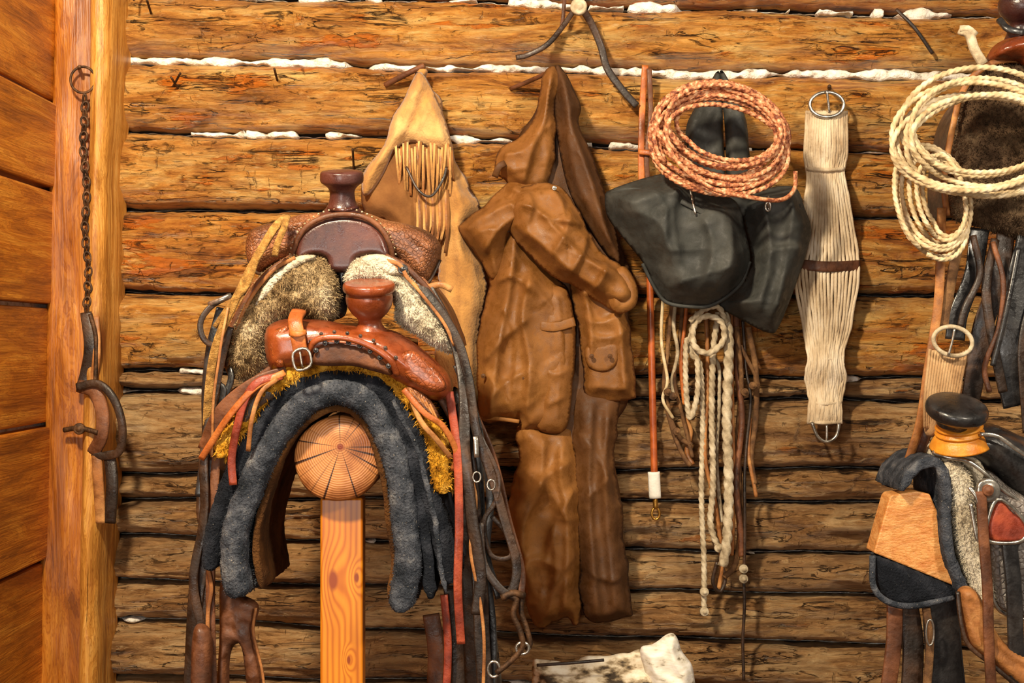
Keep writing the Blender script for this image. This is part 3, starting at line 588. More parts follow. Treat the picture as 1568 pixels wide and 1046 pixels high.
# ================================================================= LARIAT (pink)
def coil(name,cu,cv,y,loops,mat,w,dy=.016):
    group(name)
    P=[]; n=20; tot=len(loops)
    for li in range(tot):
        nx_=loops[li+1] if li+1<tot else loops[li]
        for i in range(n):
            f=i/n; a=2*math.pi*f+math.pi*.8
            L=[loops[li][q]*(1-f)+nx_[q]*f for q in range(5)]
            r=math.radians(L[4]); x=L[2]*math.cos(a); z=L[3]*math.sin(a)
            P.append((cu+L[0]+x*math.cos(r)-z*math.sin(r),cv+L[1]+x*math.sin(r)+z*math.cos(r),y+dy*math.sin(li*2.4+a)-.010*((li*5)%4)))
    rope('rope_coils',P,mat,w)
lp=[(-2,0,102,76,8),(2,-6,82,54,6),(-6,20,106,68,14),(8,-10,88,66,2),(-4,28,110,74,16),(8,-8,72,46,0),(-8,22,96,64,8),(10,6,98,80,14),(0,0,80,52,6),(8,36,104,66,14),(-6,-4,100,72,8),(6,22,90,54,16),(0,34,110,72,10),(10,-4,90,72,0),(2,12,104,62,18)]
coil('lariat',1104,196,-.29,lp,RPK,3.5)
sweep('honda_tail',[(1010,200,-.335),(1040,250,-.345),(1090,288,-.345),(1150,302,-.335),(1195,306,-.325),(1216,290,-.315),(1218,262,-.315)],RPK,3.5,kind='round')
# ================================================================= RIDING CROP
group('stock_whip'); yh=-.08
sweep('leather_keeper',[(988,100,yh),(983,180,yh),(982,260,yh-.01),(984,330,yh)],LOR,5,2)
sweep('leather_keeper_2',[(994,105,yh-.01),(996,180,yh-.012),(990,250,yh-.012),(998,330,yh),(996,400,yh)],LMB,4,2)
sweep('wrap',[(978,232,yh-.02),(1000,236,yh-.025),(1004,250,yh-.02)],LOR,4,2)
sweep('rod',[(994,370,yh),(998,560,yh),(1002,725,yh)],REDROD,5.5,kind='round')
sweep('white_grip',[(1001,722,yh),(1003,762,yh)],WHT,9,6)
sweep('snap_hook',[(1003,762,yh),(1004,778,yh)],BRASS,4,kind='round'); ring('snap_ring',1004,786,yh,6,9,BRASS,2)
# ================================================================= ROPES/HALTERS
group('rope_halters'); yr=-.1
sweep('hanging_nail',[(1084,470,.03),(1084,466,-.15)],RUST,3.5,kind='round')
rope('lead_rope',[(1068,478,yr),(1060,500,yr-.02),(1058,540,yr-.02),(1072,560,yr-.02),(1076,650,yr),(1074,760,yr),(1078,860,yr),(1078,930,yr)],RGY,4)
rope('lead_rope_2',[(1100,478,yr-.01),(1092,540,yr-.02),(1090,640,yr-.01),(1092,740,yr-.01),(1088,800,yr-.01),(1100,836,yr-.01),(1112,845,yr-.01)],RGY,4.5)
rope('braided_lead',[(1108,480,yr-.02),(1116,520,yr-.03),(1113,640,yr-.03),(1116,740,yr-.03),(1113,830,yr-.03),(1106,866,yr-.03)],RGY,7)
rope('coil_1',[(1062,500,yr-.04),(1080,484,yr-.05),(1104,492,yr-.05),(1108,520,yr-.05),(1086,540,yr-.05),(1064,530,yr-.05)],RGY,4.5,closed=True)
rope('coil_2',[(1052,520,yr-.03),(1050,580,yr-.03),(1056,640,yr-.02),(1068,600,yr-.03),(1066,540,yr-.03)],RGY,4,closed=True)
rope('neck_1',[(1056,492,yr-.045),(1078,474,yr-.05),(1100,470,yr-.05),(1112,494,yr-.04)],RGY,4)
for i,(P,mt,w) in enumerate([
 ([(1030,440),(1024,520),(1018,600),(1030,660),(1048,700),(1058,712)],RBR,3.5),
 ([(1044,450),(1040,520),(1034,580),(1046,640),(1060,700)],RBR,3),
 ([(1016,450),(1012,520),(1022,580),(1014,610),(1030,640)],RCR,2.5),
 ([(1050,460),(1046,520),(1044,560),(1048,620)],LOR,3),
 ([(1034,450),(1030,500),(1038,540),(1030,590),(1044,620)],RGY,3),
 ([(1128,500),(1134,600),(1130,700),(1134,780),(1128,860),(1110,885)],RBR,4.5),
 ([(1145,500),(1156,560),(1158,640),(1150,700),(1156,740)],RBR,4.5),
 ([(1138,490),(1142,560),(1150,610),(1142,700),(1140,800),(1138,1040)],LDK,2.5),
 ([(1126,470),(1128,560),(1136,640),(1128,740),(1136,850)],LMB,5),
 ([(1082,470),(1084,600),(1080,700),(1098,780),(1104,860),(1100,900)],LTAN,3.5),
 ([(1120,480),(1122,620),(1124,760),(1120,850)],LTAN,3),
 ([(1098,860),(1092,890),(1102,905),(1110,885),(1104,862)],LDK,3),
 ([(1134,530),(1160,580),(1156,600),(1130,610)],RBR,3),
 ([(1048,640),(1058,660),(1052,690),(1060,710)],LTAN,4),
 ([(1020,600),(1026,640),(1040,668),(1058,680)],RBR,4),
 ([(1150,640),(1146,700),(1158,760)],LTAN,3),
 ([(1084,540),(1100,560),(1102,600),(1098,700),(1104,800)],RGY,3)]):
    sweep('strand_%d'%i,[(a,b,yr+.01+.01*math.sin(j+i)) for j,(a,b) in enumerate(P)],mt,w,kind='round',wav=.004)
for (a,b) in [(1078,905),(1078,935),(1138,870),(1138,885),(1100,838)]: disc('knot',a,b,yr-.005,7,RGY,.014)
for (a,b) in [(1140,600),(1152,590),(1022,600),(1036,660),(1030,606)]: disc('knot',a,b,yr-.005,6,RBR,.014)
# ================================================================= CINCH
group('mohair_cinch'); yn=-.09
Lp=cat([(1236,170),(1232,230),(1236,262),(1234,300),(1224,370),(1218,420),(1230,500),(1238,545),(1234,580),(1240,612),(1238,648)],False,n=4)
Rp=cat([(1296,170),(1297,230),(1292,262),(1298,300),(1310,370),(1314,420),(1302,500),(1290,545),(1294,580),(1288,612),(1288,648)],False,n=4)
nc=18
for i in range(nc):
    t=i/(nc-1); P=[]
    for j,(a,b) in enumerate(zip(Lp,Rp)):
        q=a*(1-t)+b*t; P.append((q[0]+random.uniform(-.9,.9),q[1],yn-.008*math.sin(math.pi*t)-.008*math.sin(j*.7)+random.uniform(-.0015,.0015)))
    fibr=sweep('cord_%d'%i,P,WOOL,2.6,2.6,kind='round',step=.006)
    fibres(fibr,WOOL,260,L=.005,wd=.0006)
for b,w0,w1 in [(172,1235,1297),(258,1236,1292),(548,1238,1290),(616,1240,1288),(645,1238,1289)]:
    sweep('cross_weave',[(w0,b,yn-.002),((w0+w1)/2,b+2,yn-.015),(w1,b,yn-.002)],WOOL,3,3,kind='round')
sweep('centre_band',[(1218,404,yn-.005),(1266,408,yn-.022),(1316,406,yn-.005)],LMB,8,2)
ring('buckle_top',1266,160,yn-.02,26,19,METAL,2.8); sweep('tongue',[(1266,138,yn-.03),(1270,172,yn-.02)],METAL,2,kind='round')
sweep('nail',[(1270,136,-.02),(1270,132,-.12)],RUST,3,kind='round')
sweep('buckle_bottom',[(1243,646,yn-.02),(1252,668,yn-.02),(1266,676,yn-.02),(1280,668,yn-.02),(1285,648,yn-.02)],METAL,2.6,kind='round'); sweep('tongue_b',[(1266,650,yn-.02),(1266,674,yn-.02)],METAL,2,kind='round')
# ================================================================= SADDLE STAND
group('saddle_stand')
ys=-.97; sy=S(ys); cx,_,cz_=W(518,702,ys)
m,nt,b=newmat('end_grain'); tc=N(nt,'ShaderNodeTexCoord'); mp=N(nt,'ShaderNodeMapping'); mp.inputs['Location'].default_value=(-cx-.004,0,-cz_-.020); nt.links.new(tc.outputs['Object'],mp.inputs[0])
wv=N(nt,'ShaderNodeTexWave',wave_type='RINGS',rings_direction='Y'); wv.inputs['Scale'].default_value=80; wv.inputs['Distortion'].default_value=4; wv.inputs['Detail'].default_value=3; wv.inputs['Detail Scale'].default_value=.5
nt.links.new(mp.outputs[0],wv.inputs['Vector']); rr=ramp(nt,[(.1,c(176,108,56)),(.6,c(202,136,78))]); nt.links.new(wv.outputs['Fac'],rr.inputs[0])
sx=N(nt,'ShaderNodeSeparateXYZ'); nt.links.new(mp.outputs[0],sx.inputs[0]); at=N(nt,'ShaderNodeMath',operation='ARCTAN2'); nt.links.new(sx.outputs[0],at.inputs[0]); nt.links.new(sx.outputs[2],at.inputs[1])
n1=N(nt,'ShaderNodeTexNoise',noise_dimensions='1D'); n1.inputs['Scale'].default_value=8; n1.inputs['Detail'].default_value=6; nt.links.new(at.outputs[0],n1.inputs['W'])
r9=ramp(nt,[(.34,(1,1,1,1)),(.42,(0,0,0,1))]); nt.links.new(n1.outputs[0],r9.inputs[0])
big=nz(nt,mp,12,5); r10=ramp(nt,[(.40,(.42,.32,.25,1)),(.58,(1,1,1,1))]); nt.links.new(big,r10.inputs[0]); col=mix(nt,1.0,rr.outputs[0],r10.outputs[0],'MULTIPLY')
col=mix(nt,r9.outputs[0],col,c(52,25,10))
ln=N(nt,'ShaderNodeVectorMath',operation='MULTIPLY'); ln.inputs[1].default_value=(1,0,1); nt.links.new(mp.outputs[0],ln.inputs[0]); l2=N(nt,'ShaderNodeVectorMath',operation='LENGTH'); nt.links.new(ln.outputs[0],l2.inputs[0]); rk=ramp(nt,[(.004,(1,1,1,1)),(.007,(0,0,0,1))]); nt.links.new(l2.outputs['Value'],rk.inputs[0]); col=mix(nt,rk.outputs[0],col,c(120,48,18))
nt.links.new(col,b.inputs['Base Color']); b.inputs['Roughness'].default_value=.4; bump(nt,b,wv.outputs['Fac'],.2,.002); ENDG=m
V=[];F=[]; seg=64; rows=[(-.004,.01),(-.004,.5),(-.004,.93),(0,.985),(.006,1),(.3,1),(.5,1)]
for (dy,rr_) in rows:
    for j in range(seg):
        a=2*math.pi*j/seg; q=rr_*67*sy*(1+.02*math.sin(2*a+1)+.01*math.sin(5*a)); V.append((cx+math.cos(a)*q,ys+dy,cz_+math.sin(a)*q))
for i in range(len(rows)-1):
    for j in range(seg): F.append((i*seg+j,i*seg+(j+1)%seg,(i+1)*seg+(j+1)%seg,(i+1)*seg+j))
mk('round_log',V,F,ENDG)
x0=W(490,0,-.94)[0]; x1=W(556,0,-.94)[0]
box('post',x0,x1,-.94,-.90,0,W(0,762,-.94)[2],PINE,.004)
box('foot',x0-.2,x1+.2,-.96,-.88,0,.06,PINE,.004); box('foot_rear',x0,x1,-1.2,-.5,0,.05,PINE,.004)
# ================================================================= FELT PADS
group('felt_saddle_pad')
o=arch('front_layer',[(368,914),(360,850),(372,775),(404,700),(450,632),(488,606),(522,598),(556,612),(584,650),(604,710),(618,780),(624,860),(614,932)],FELT,40,-1.0,-.74,na=.006,fine=.003,step=5,nfreq=12); fibres(o,FELT,9000,L=.004,wd=.0005,grav=.2,ymax=-.9)
arch('brown_lining',[(402,902),(394,850),(400,780),(426,706),(464,650),(500,628),(524,624),(546,634),(568,668),(582,720),(596,790),(603,860),(598,915)],FELTU,10,-.985,-.70,na=.006,fine=.002)
o=arch('outer_layer',[(320,868),(334,800),(362,722),(398,655),(446,600),(482,578),(520,572),(562,582),(604,620),(638,690),(660,770),(680,840),(694,890)],FELTB,34,-.985,-.69,na=.007,fine=.003,step=5,nfreq=12); fibres(o,FELTB,6000,L=.004,wd=.0005,grav=.2,ymax=-.85)
arch('second_layer',[(590,622),(618,690),(640,770),(654,850),(660,915)],FELTB,18,-.992,-.70,na=.006,fine=.003)
arch('third_layer',[(604,612),(642,700),(664,790),(676,870),(684,905)],FELT,8,-.998,-.72,na=.005,fine=.003)
arch('left_inner_fold',[(344,890),(348,820),(370,745),(400,680)],FELTB,12,-.99,-.72,na=.006,fine=.003)
# ================================================================= BROWN SADDLE
def seat_strap(name,pts,mat,w,t): sweep(name,pts,mat,w,t,ref=(0,0,1),step=.01)
group('western_saddle'); yf=-1.0
o=arch('fleece_lining',[(338,700),(372,640),(418,592),(470,560),(522,550),(580,562),(632,604),(662,668),(682,755)],FLY,30,-.99,-.5,na=.008,fine=.005,step=5); fibres(o,FLY,11000,L=.009,wd=.0009,ymax=-.8)
arch('skirt',[(312,690),(344,622),(398,575),(460,542),(520,534),(590,546),(660,592),(698,660),(712,745)],LMB,11,-.95,-.46,na=.004)
arch('fender_left',[(304,800),(306,720),(324,650),(364,592)],LDK,12,-.93,-.62,na=.006)
puff('fender_right',[(690,600),(716,620),(732,700),(742,800),(748,900),(764,1000),(766,1090),(716,1090),(704,980),(700,880),(694,760)],-.72,LDK,.012,.01,10,6,na=.003,nf=(20,60,0))
puff('fender_far_left',[(330,600),(348,640),(332,760),(330,860),(330,1000),(336,1100),(292,1100),(296,980),(302,880),(310,760),(312,660)],-.70,LDK,.012,.01,10,6,na=.003,nf=(20,60,0))
puff('fork',[(406,522),(411,500),(428,490),(450,487),(470,488),(500,490),(530,497),(560,500),(600,505),(628,520),(657,543),(685,570),(694,590),(690,604),(678,613),(656,612),(632,602),(602,586),(578,570),(550,560),(515,556),(492,562),(475,568),(450,570),(430,572),(413,560)],yf+.05,LBR,.075,.06,34,4,folds=[([(470,500),(520,508),(580,522),(630,560)],.006,8)])
puff('tooled_swell',[(612,545),(632,536),(658,556),(680,580),(682,596),(662,600),(638,590),(618,572)],yf-.019,LBRT,.010,.01,16,3.5)
puff('tooled_swell_left',[(414,512),(434,499),(444,500),(442,530),(436,558),(424,560),(414,540)],yf-.012,LBRT,.009,.01,14,3.5)
sweep('gullet_rim',[(470,556,yf-.02),(474,532,yf-.03),(488,519,yf-.035),(515,516,yf-.037),(545,521,yf-.037),(575,534,yf-.037),(598,552,yf-.035),(608,574,yf-.02)],LBR,5,3.5,kind='round')
puff('gullet_cover',[(478,556),(482,534),(495,524),(520,522),(548,527),(575,540),(594,556),(600,574),(572,568),(540,560),(505,560)],yf-.016,LMB,.012,.01,10,4)
for (a,b) in [(484,536),(498,525),(516,522),(534,524),(551,529),(567,537),(582,547),(595,560)]:
    disc('lace_hole',a,b,yf-.032,4.2,LBK,.004)
for (a,b) in [(476,522),(492,511),(512,508),(532,510),(552,514),(572,521),(590,532),(606,547)]:
    disc('lacing',a,b,yf-.030,3,LDK,.002)
lathe('horn',567,yf+.03,[(516,34),(505,25),(494,18),(486,19),(478,27),(466,34),(454,36),(447,35),(443,39),(437,40),(432,38),(430,30),(429,0)],LBR,tilt=14)
sweep('buckle_strap',[(458,476,yf-.0),(452,490,yf-.035),(456,515,yf-.045),(461,545,yf-.04)],LOR,11,3)
sweep('buckle_keeper',[(444,510,yf-.045),(456,512,yf-.055),(468,508,yf-.045)],LOR,4,2)
sweep('buckle',[(449,540,yf-.05),(470,534,yf-.05),(476,558,yf-.05),(454,566,yf-.05)],METAL,2.4,kind='round',closed=True)
sweep('buckle_tongue',[(459,538,yf-.055),(463,562,yf-.055)],METAL,1.6,kind='round')
puff('rosette',[(622,592),(645,598),(665,620),(672,640),(655,638),(632,622)],yf-.0,LTOOL,.012,.01,10,3,folds=[([(630,600),(662,634)],.006,3)])
for i in range(6): sweep('rosette_ray',[(628+i*6,598+i*4,yf-.014),(640+i*6,618+i*5,yf-.014)],LTAN,1.8,1.5,kind='round')
seat_strap('seat',[(540,530,-.93),(540,552,-.8),(540,552,-.65),(540,525,-.52)],LBR,100,10)
puff('cantle',[(430,560),(440,520),(480,500),(530,494),(580,500),(620,525),(630,565),(530,575)],-.46,LBR,.02,.03,20,8)
for nm,P,mt,w,t in [
 ('latigo_red',[(432,575,-1.01),(396,584,-1.02),(377,608,-1.02),(364,650,-1.02),(355,700,-1.01),(357,742,-1.01)],LRED,6,2),
 ('latigo_orange',[(436,570,-1.01),(392,592,-1.02),(352,635,-1.02),(322,680,-1.0),(308,702,-.99)],LOR,5,2),
 ('latigo_tan',[(425,580,-1.02),(400,600,-1.03),(386,640,-1.03),(380,690,-1.02)],LTAN,3.5,2),
 ('wide_band',[(440,572,-1.0),(390,590,-1.005),(340,632,-1.0),(314,690,-.98)],LMB,13,2),
 ('wide_band_2',[(430,592,-.995),(388,620,-1.0),(356,668,-.995),(344,720,-.98)],LDK,9,2),
 ('orange_thong',[(618,596,-1.02),(650,632,-1.03),(678,652,-1.02),(698,690,-1.0),(694,720,-.99)],LOR,4.5,2),
 ('orange_thong_2',[(626,602,-1.02),(645,645,-1.025),(668,672,-1.02),(690,700,-1.0)],LTAN,4,2),
 ('red_latigo',[(688,600,-.98),(700,690,-1.0),(703,800,-1.01),(701,900,-1.01),(706,985,-1.0)],LRED,6.5,2),
 ('stirrup_leather',[(695,620,-.96),(716,700,-.97),(726,800,-.97),(735,900,-.97),(738,980,-.97),(745,1080,-.97)],LDK,12,2.5),
 ('stirrup_leather_l',[(322,700,-.96),(318,780,-.96),(308,860,-.96),(298,940,-.96),(292,1080,-.96)],LDK,12,2.5),
 ('strap_l2',[(340,640,-.96),(330,720,-.97),(326,800,-.97),(322,900,-.97),(326,1080,-.97)],LMB,7,2),
 ('strap_l3',[(316,860,-.98),(324,900,-.98),(318,950,-.98),(322,1080,-.98)],LTAN,3,1.5),
 ('strap_r2',[(660,940,-.9),(668,1000,-.9),(664,1080,-.9)],LMB,13,3),
 ('strap_r3',[(690,900,-.93),(698,980,-.93),(702,1080,-.93)],LDK,11,3),
 ('strap_r4',[(680,910,-.95),(686,990,-.95),(682,1080,-.95)],LRED,6,2)]:
    sweep(nm,P,mt,w,t,tw=.25)
puff('stirrup_left',[(298,960),(318,958),(326,985),(324,1040),(320,1120),(296,1120),(292,1020)],-.99,LMB,.02,.02,12,5)
puff('fender_lower',[(338,890),(360,905),(396,925),(390,965),(402,1020),(412,1100),(385,1100),(372,1000),(362,985),(352,1010),(350,1100),(330,1100),(336,980)],-.92,LMB,.02,.01,12,5,na=.004)
sweep('fender_edge',[(392,930,-.94),(388,968,-.94),(402,1030,-.94),(408,1100,-.94)],LTAN,2,1.5)
# ================================================================= DARK (TOP) SADDLE
group('western_saddle'); yt=-.90
arch('skirt',[(335,560),(358,490),(395,430),(440,396),(490,380),(530,376),(580,386),(630,412),(672,462),(698,530)],LTOOL,9,-.89,-.44,na=.004)
arch('fleece',[(362,560),(380,500),(416,446),(456,414),(500,400),(530,396),(572,406),(612,430),(648,470),(676,520)],FLG,24,-.885,-.46,na=.005,fine=.004)
puff('fork',[(377,378),(384,354),(404,344),(430,338),(460,328),(490,325),(525,322),(560,325),(590,336),(625,343),(655,354),(672,369),(676,386),(668,410),(655,432),(638,430),(616,408),(597,398),(560,392),(500,392),(455,398),(432,402),(412,412),(396,420),(382,405)],yt+.05,LTOOL,.055,.06,24,4,folds=[([(396,362),(440,350),(470,345)],.006,5),([(590,350),(630,360),(662,384)],.006,5)])
sweep('fork_edge',[(378,384,yt+.03),(384,406,yt+.02),(400,419,yt+.0),(432,403,yt-.005),(456,400,yt-.01)],LDK,2.5,2,kind='round')
sweep('fork_edge_r',[(596,400,yt-.01),(618,411,yt-.01),(640,431,yt+.0),(656,432,yt+.02),(674,398,yt+.04)],LDK,2.5,2,kind='round')
puff('gullet_face',[(452,402),(455,376),(468,352),(494,336),(525,331),(556,335),(580,350),(594,376),(598,400),(575,392),(548,396),(542,415),(506,415),(500,396),(478,392)],yt-.016,LPUR,.012,.02,10,4)
sweep('gullet_rim',[(448,400,yt-.010),(453,372,yt-.024),(468,348,yt-.030),(494,333,yt-.032),(525,328,yt-.032),(557,332,yt-.032),(582,348,yt-.030),(597,374,yt-.024),(602,400,yt-.010)],LMB,4,3,kind='round')
for i in range(30):
    a=math.pi*(i+.5)/30; disc('stitch',525-82*math.cos(a),405-86*math.sin(a)**.9,yt-.012,1.3,RCR,.003)
lathe('horn',525,yt+.03,[(336,50),(328,38),(320,27),(310,21),(298,19),(290,20),(284,25),(280,31),(276,33),(268,33),(263,31),(261,22),(260,0)],LPUR,tilt=12)
sweep('horn_wrap',[(503,318,yt),(525,322,yt-.02),(548,317,yt)],LPUR,3,3,kind='round')
o=puff('left_fleece',[(400,425),(430,402),(455,391),(482,390),(502,402),(514,422),(519,452),(514,486),(495,494),(470,484),(442,484),(418,498),(407,530),(402,560),(382,580),(360,572),(350,545),(353,512),(372,468)],yt-.01,FLG,.045,.03,30,3.5,na=.006,nf=(14,14,0),rag=3); fibres(o,FLG,9000,L=.007,wd=.0007,ymax=yt)
o=puff('right_fleece',[(545,398),(575,391),(600,404),(632,428),(658,458),(682,490),(693,515),(692,540),(668,532),(638,512),(608,492),(604,462),(590,442),(560,436),(538,444),(528,425)],yt-.02,FLC,.045,.03,26,3.5,na=.005,nf=(14,14,0),rag=2); fibres(o,FLC,6000,L=.005,wd=.0006,ymax=yt)
puff('left_bar',[(438,404),(460,391),(485,391),(478,400),(455,412),(425,440),(400,470),(388,472),(405,435)],yt-.045,FLC,.014,.01,8,3.5,na=.003,nf=(8,8,0))
puff('right_bar',[(556,392),(590,390),(620,406),(628,420),(600,424),(575,414),(552,408)],yt-.05,FLC,.014,.01,8,3.5,na=.003,nf=(8,8,0))
sweep('bar_edge_l',[(440,398,yt-.05),(408,420,yt-.05),(376,462,yt-.045),(355,505,yt-.04),(346,550,yt-.03),(358,580,yt-.02)],LMB,5,3,kind='round')
sweep('bar_edge_l2',[(452,394,yt-.055),(420,412,yt-.06),(388,450,yt-.055),(364,500,yt-.05),(352,560,yt-.04)],LTAN,3,2,kind='round')
sweep('bar_edge_r',[(590,392,yt-.05),(625,412,yt-.055),(660,450,yt-.05),(690,500,yt-.045),(700,540,yt-.03)],LMB,5,3,kind='round')
puff('gullet_shade',[(500,396),(545,396),(532,430),(530,480),(508,486),(516,450),(512,420)],yt+.03,LBK,.01,.02,8,5)  # black sheet standing in for the shade in the gullet gap
disc('bar_concho',617,412,yt-.066,8,LBK,.006); sweep('bar_tie',[(590,398,yt-.06),(612,405,yt-.07),(624,425,yt-.07),(640,440,yt-.065)],LTAN,3,1.5)
seat_strap('seat',[(525,365,-.84),(525,392,-.72),(525,385,-.58),(525,352,-.5)],LTOOL,105,10)
puff('cantle',[(420,400),(432,362),(480,344),(530,340),(590,350),(622,385),(625,415),(520,420)],-.46,LTOOL,.02,.03,20,8)
for nm,P,mt,w,t in [
 ('rough_strap',[(437,333,-.93),(420,350,-.965),(400,386,-.975),(372,440,-.985),(346,490,-.985),(328,540,-.985),(318,600,-.98),(316,650,-.97)],ROPY,6.5,2.5),
 ('rough_loop',[(440,331,-.93),(434,350,-.97),(426,372,-.985),(422,392,-.98)],ROPY,5,2),
 ('rough_twist',[(392,398,-.985),(376,440,-.99),(352,468,-.985),(330,500,-.98)],ROPY,4,2),
 ('outer_loop',[(352,452,-.95),(326,468,-.96),(309,492,-.965),(312,518,-.965),(330,530,-.96),(352,512,-.95)],LDK,4.5,2),
 ('silver_tip',[(320,466,-.96),(340,458,-.965),(354,452,-.96)],METAL,4,3),
 ('black_rein',[(352,500,-.955),(338,560,-.96),(324,620,-.97),(314,700,-.98),(310,800,-.98),(296,890,-.98),(308,960,-.97)],LDK,7,2),
 ('black_rein_2',[(340,520,-.95),(330,580,-.955),(340,600,-.96),(322,660,-.97)],LBK,6,2),
 ('black_rein_3',[(348,560,-.94),(352,580,-.95),(336,620,-.96),(318,640,-.96),(330,560,-.95)],LBK,5,2),
 ('black_rein_4',[(338,470,-.94),(322,530,-.95),(316,600,-.955),(318,680,-.96),(306,760,-.96)],LBK,8,2),
 ('thin_line',[(349,470,-.99),(338,540,-1.0),(327,620,-1.0),(324,700,-.99)],LTAN,2,1.3),
 ('right_rein',[(655,440,-.93),(688,500,-.95),(703,545,-.96),(710,620,-.985),(712,700,-1.0),(722,790,-1.0),(734,880,-1.0),(730,940,-1.0)],LDK,9,2.5),
 ('right_rein_2',[(640,430,-.95),(672,470,-.96),(700,520,-.97),(716,580,-.98),(728,650,-.99),(750,720,-.99),(772,790,-.99),(790,856,-.99),(784,898,-.99),(768,912,-.99)],LDK,7,2),
 ('right_rein_3',[(700,560,-.96),(722,620,-.965),(742,700,-.97),(752,770,-.97),(746,850,-.97),(764,915,-.97)],LBK,6,2),
 ('right_rein_4',[(716,640,-.98),(740,672,-.99),(764,726,-.99),(758,768,-.99),(740,800,-.985),(752,850,-.98),(782,852,-.98),(778,820,-.98),(752,790,-.98)],LDK,3.5,1.6),
 ('right_rein_5',[(706,560,-.95),(730,700,-.955),(742,860,-.955),(752,960,-.955),(748,1080,-.955)],LBK,8,2),
 ('right_rein_6',[(712,700,-.99),(728,760,-.995),(720,840,-1.0),(736,920,-1.0),(742,1000,-1.0),(738,1080,-1.0)],LTAN,2.5,1.5),
 ('right_rein_7',[(722,620,-.93),(752,690,-.935),(776,780,-.94),(800,870,-.95),(796,930,-.97)],LMB,5,2),
 ('rein_billet',[(728,668,-1.01),(730,700,-1.01)],METAL,4,2),
 ('tan_thong',[(604,404,-.965),(640,440,-.97),(676,490,-.97),(694,530,-.965)],LTAN,2.5,1.5),
 ('wood_toggle',[(652,440,-.93),(676,436,-.93),(694,444,-.93)],LTAN,5,4)]:
    sweep(nm,P,mt,w,t,tw=0 if t>2.9 else .3,wav=0 if nm in('silver_tip','rein_billet') else .004)
for (a,b) in [(730,730),(752,742)]: ring('rein_buckle',a,b,-1.01,6,8,METAL,1.5)
group('curb_bit')
sweep('shank',[(770,912,-1.0),(790,916,-1.0),(786,940,-1.0),(796,965,-1.0),(800,990,-1.0),(782,1012,-1.0),(760,1030,-1.0)],RUST,4.5,kind='round')
sweep('shank_2',[(800,912,-.99),(798,935,-.99),(806,960,-.99),(812,985,-.99),(806,995,-.99)],RUST,4,kind='round')
sweep('mouthpiece',[(768,915,-1.0),(785,908,-1.0),(802,912,-.99)],RUST,6,kind='round')
ring('cheek_ring',800,992,-1.0,10,9,METAL,2.4); ring('cheek_ring_2',756,1024,-1.0,9,12,METAL,2.2)
sweep('bit_strap',[(735,800,-.99),(740,860,-.995),(765,900,-1.0),(790,915,-1.0)],LDK,6,2)
# ================================================================= FEED SACK + CRATE
group('feed_sack'); yp=-.24
puff('rolled_sack',[(815,1016),(830,1008),(870,1012),(900,1005),(950,1000),(985,992),(1000,985),(1022,1010),(1050,1060),(1060,1130),(1050,1222),(830,1222),(816,1120)],yp,PAPER,.06,.06,40,5,cloth=True,folds=[([(820,1026),(920,1036),(1000,1010)],.018,7),([(850,1015),(875,1080)],.016,6),([(930,1005),(940,1070)],.016,6),([(890,1010),(910,1060)],.012,6)],na=.006,nf=(50,50,20),rag=3)
puff('folded_top',[(980,994),(1000,985),(1022,970),(1034,972),(1046,998),(1060,1022),(1066,1060),(1062,1120),(1010,1120),(990,1040)],yp-.06,PAPW,.02,.04,16,4,cloth=True,folds=[([(985,1000),(1010,1030),(1050,1050)],.012,5),([(1022,972),(1030,1010),(1050,1040)],.012,4)],na=.004,nf=(40,40,0),rag=1)
sweep('twine',[(822,1018,yp-.08),(880,1014,yp-.09),(925,1010,yp-.09)],LDK,2.5,kind='round')
zt=W(0,1240,yp)[2]
group('wooden_crate'); xa=W(790,0,yp)[0]; xb=W(1090,0,yp)[0]
for i in range(3): box('front_slat_%d'%i,xa,xb,-.42,-.40,.02+i*zt/3,(i+1)*zt/3-.02,BLK,.003)
box('lid',xa,xb,-.42,-.11,zt-.02,zt,BLK,.003); box('end_l',xa,xa+.02,-.40,-.11,0,zt-.02,BLK,.002); box('end_r',xb-.02,xb,-.40,-.11,0,zt-.02,BLK,.002)
# ================================================================= RIGHT: UPPER SADDLE
yu=-.62
group('western_saddle')
o=puff('skirt_fleece',[(1466,185),(1475,142),(1500,112),(1530,98),(1570,100),(1640,112),(1690,250),(1640,372),(1562,368),(1505,350),(1462,335),(1450,285),(1456,225)],yu,FLD,.05,.03,40,5,na=.006,nf=(14,14,0),rag=3); fibres(o,FLD,9000,L=.008,wd=.0008,ymax=yu)
sweep('skirt_edge',[(1450,330,yu-.02),(1446,270,yu-.03),(1460,190,yu-.035),(1474,140,yu-.035),(1500,108,yu-.035),(1535,92,yu-.03),(1590,92,yu-.03)],LTAN,5,3,kind='round')
puff('swell',[(1512,92),(1520,72),(1545,58),(1580,55),(1640,60),(1680,100),(1640,125),(1580,115),(1555,98),(1530,96)],yu-.02,LBR,.06,.05,22,4.5)
lathe('horn',1562,yu,[(66,26),(50,20),(38,18),(30,26),(20,34),(8,36),(0,33),(-4,20),(-5,0)],LPUR,tilt=10)
sweep('bone_tie',[(1470,46,yu-.04),(1484,52,yu-.05),(1492,75,yu-.05),(1506,98,yu-.05)],RGY,7,4)
sweep('bone_tie_hook',[(1470,44,yu-.045),(1482,44,yu-.05),(1494,54,yu-.05)],RGY,5,4)
sweep('dark_tie',[(1530,30,yu-.03),(1545,45,yu-.05),(1568,50,yu-.05)],LBK,5,3)
arch('skirt_back',[(1456,330),(1458,250),(1474,175),(1524,116),(1600,96),(1680,118),(1730,250),(1735,350)],LDK,9,yu+.02,yu+.16,na=.004)
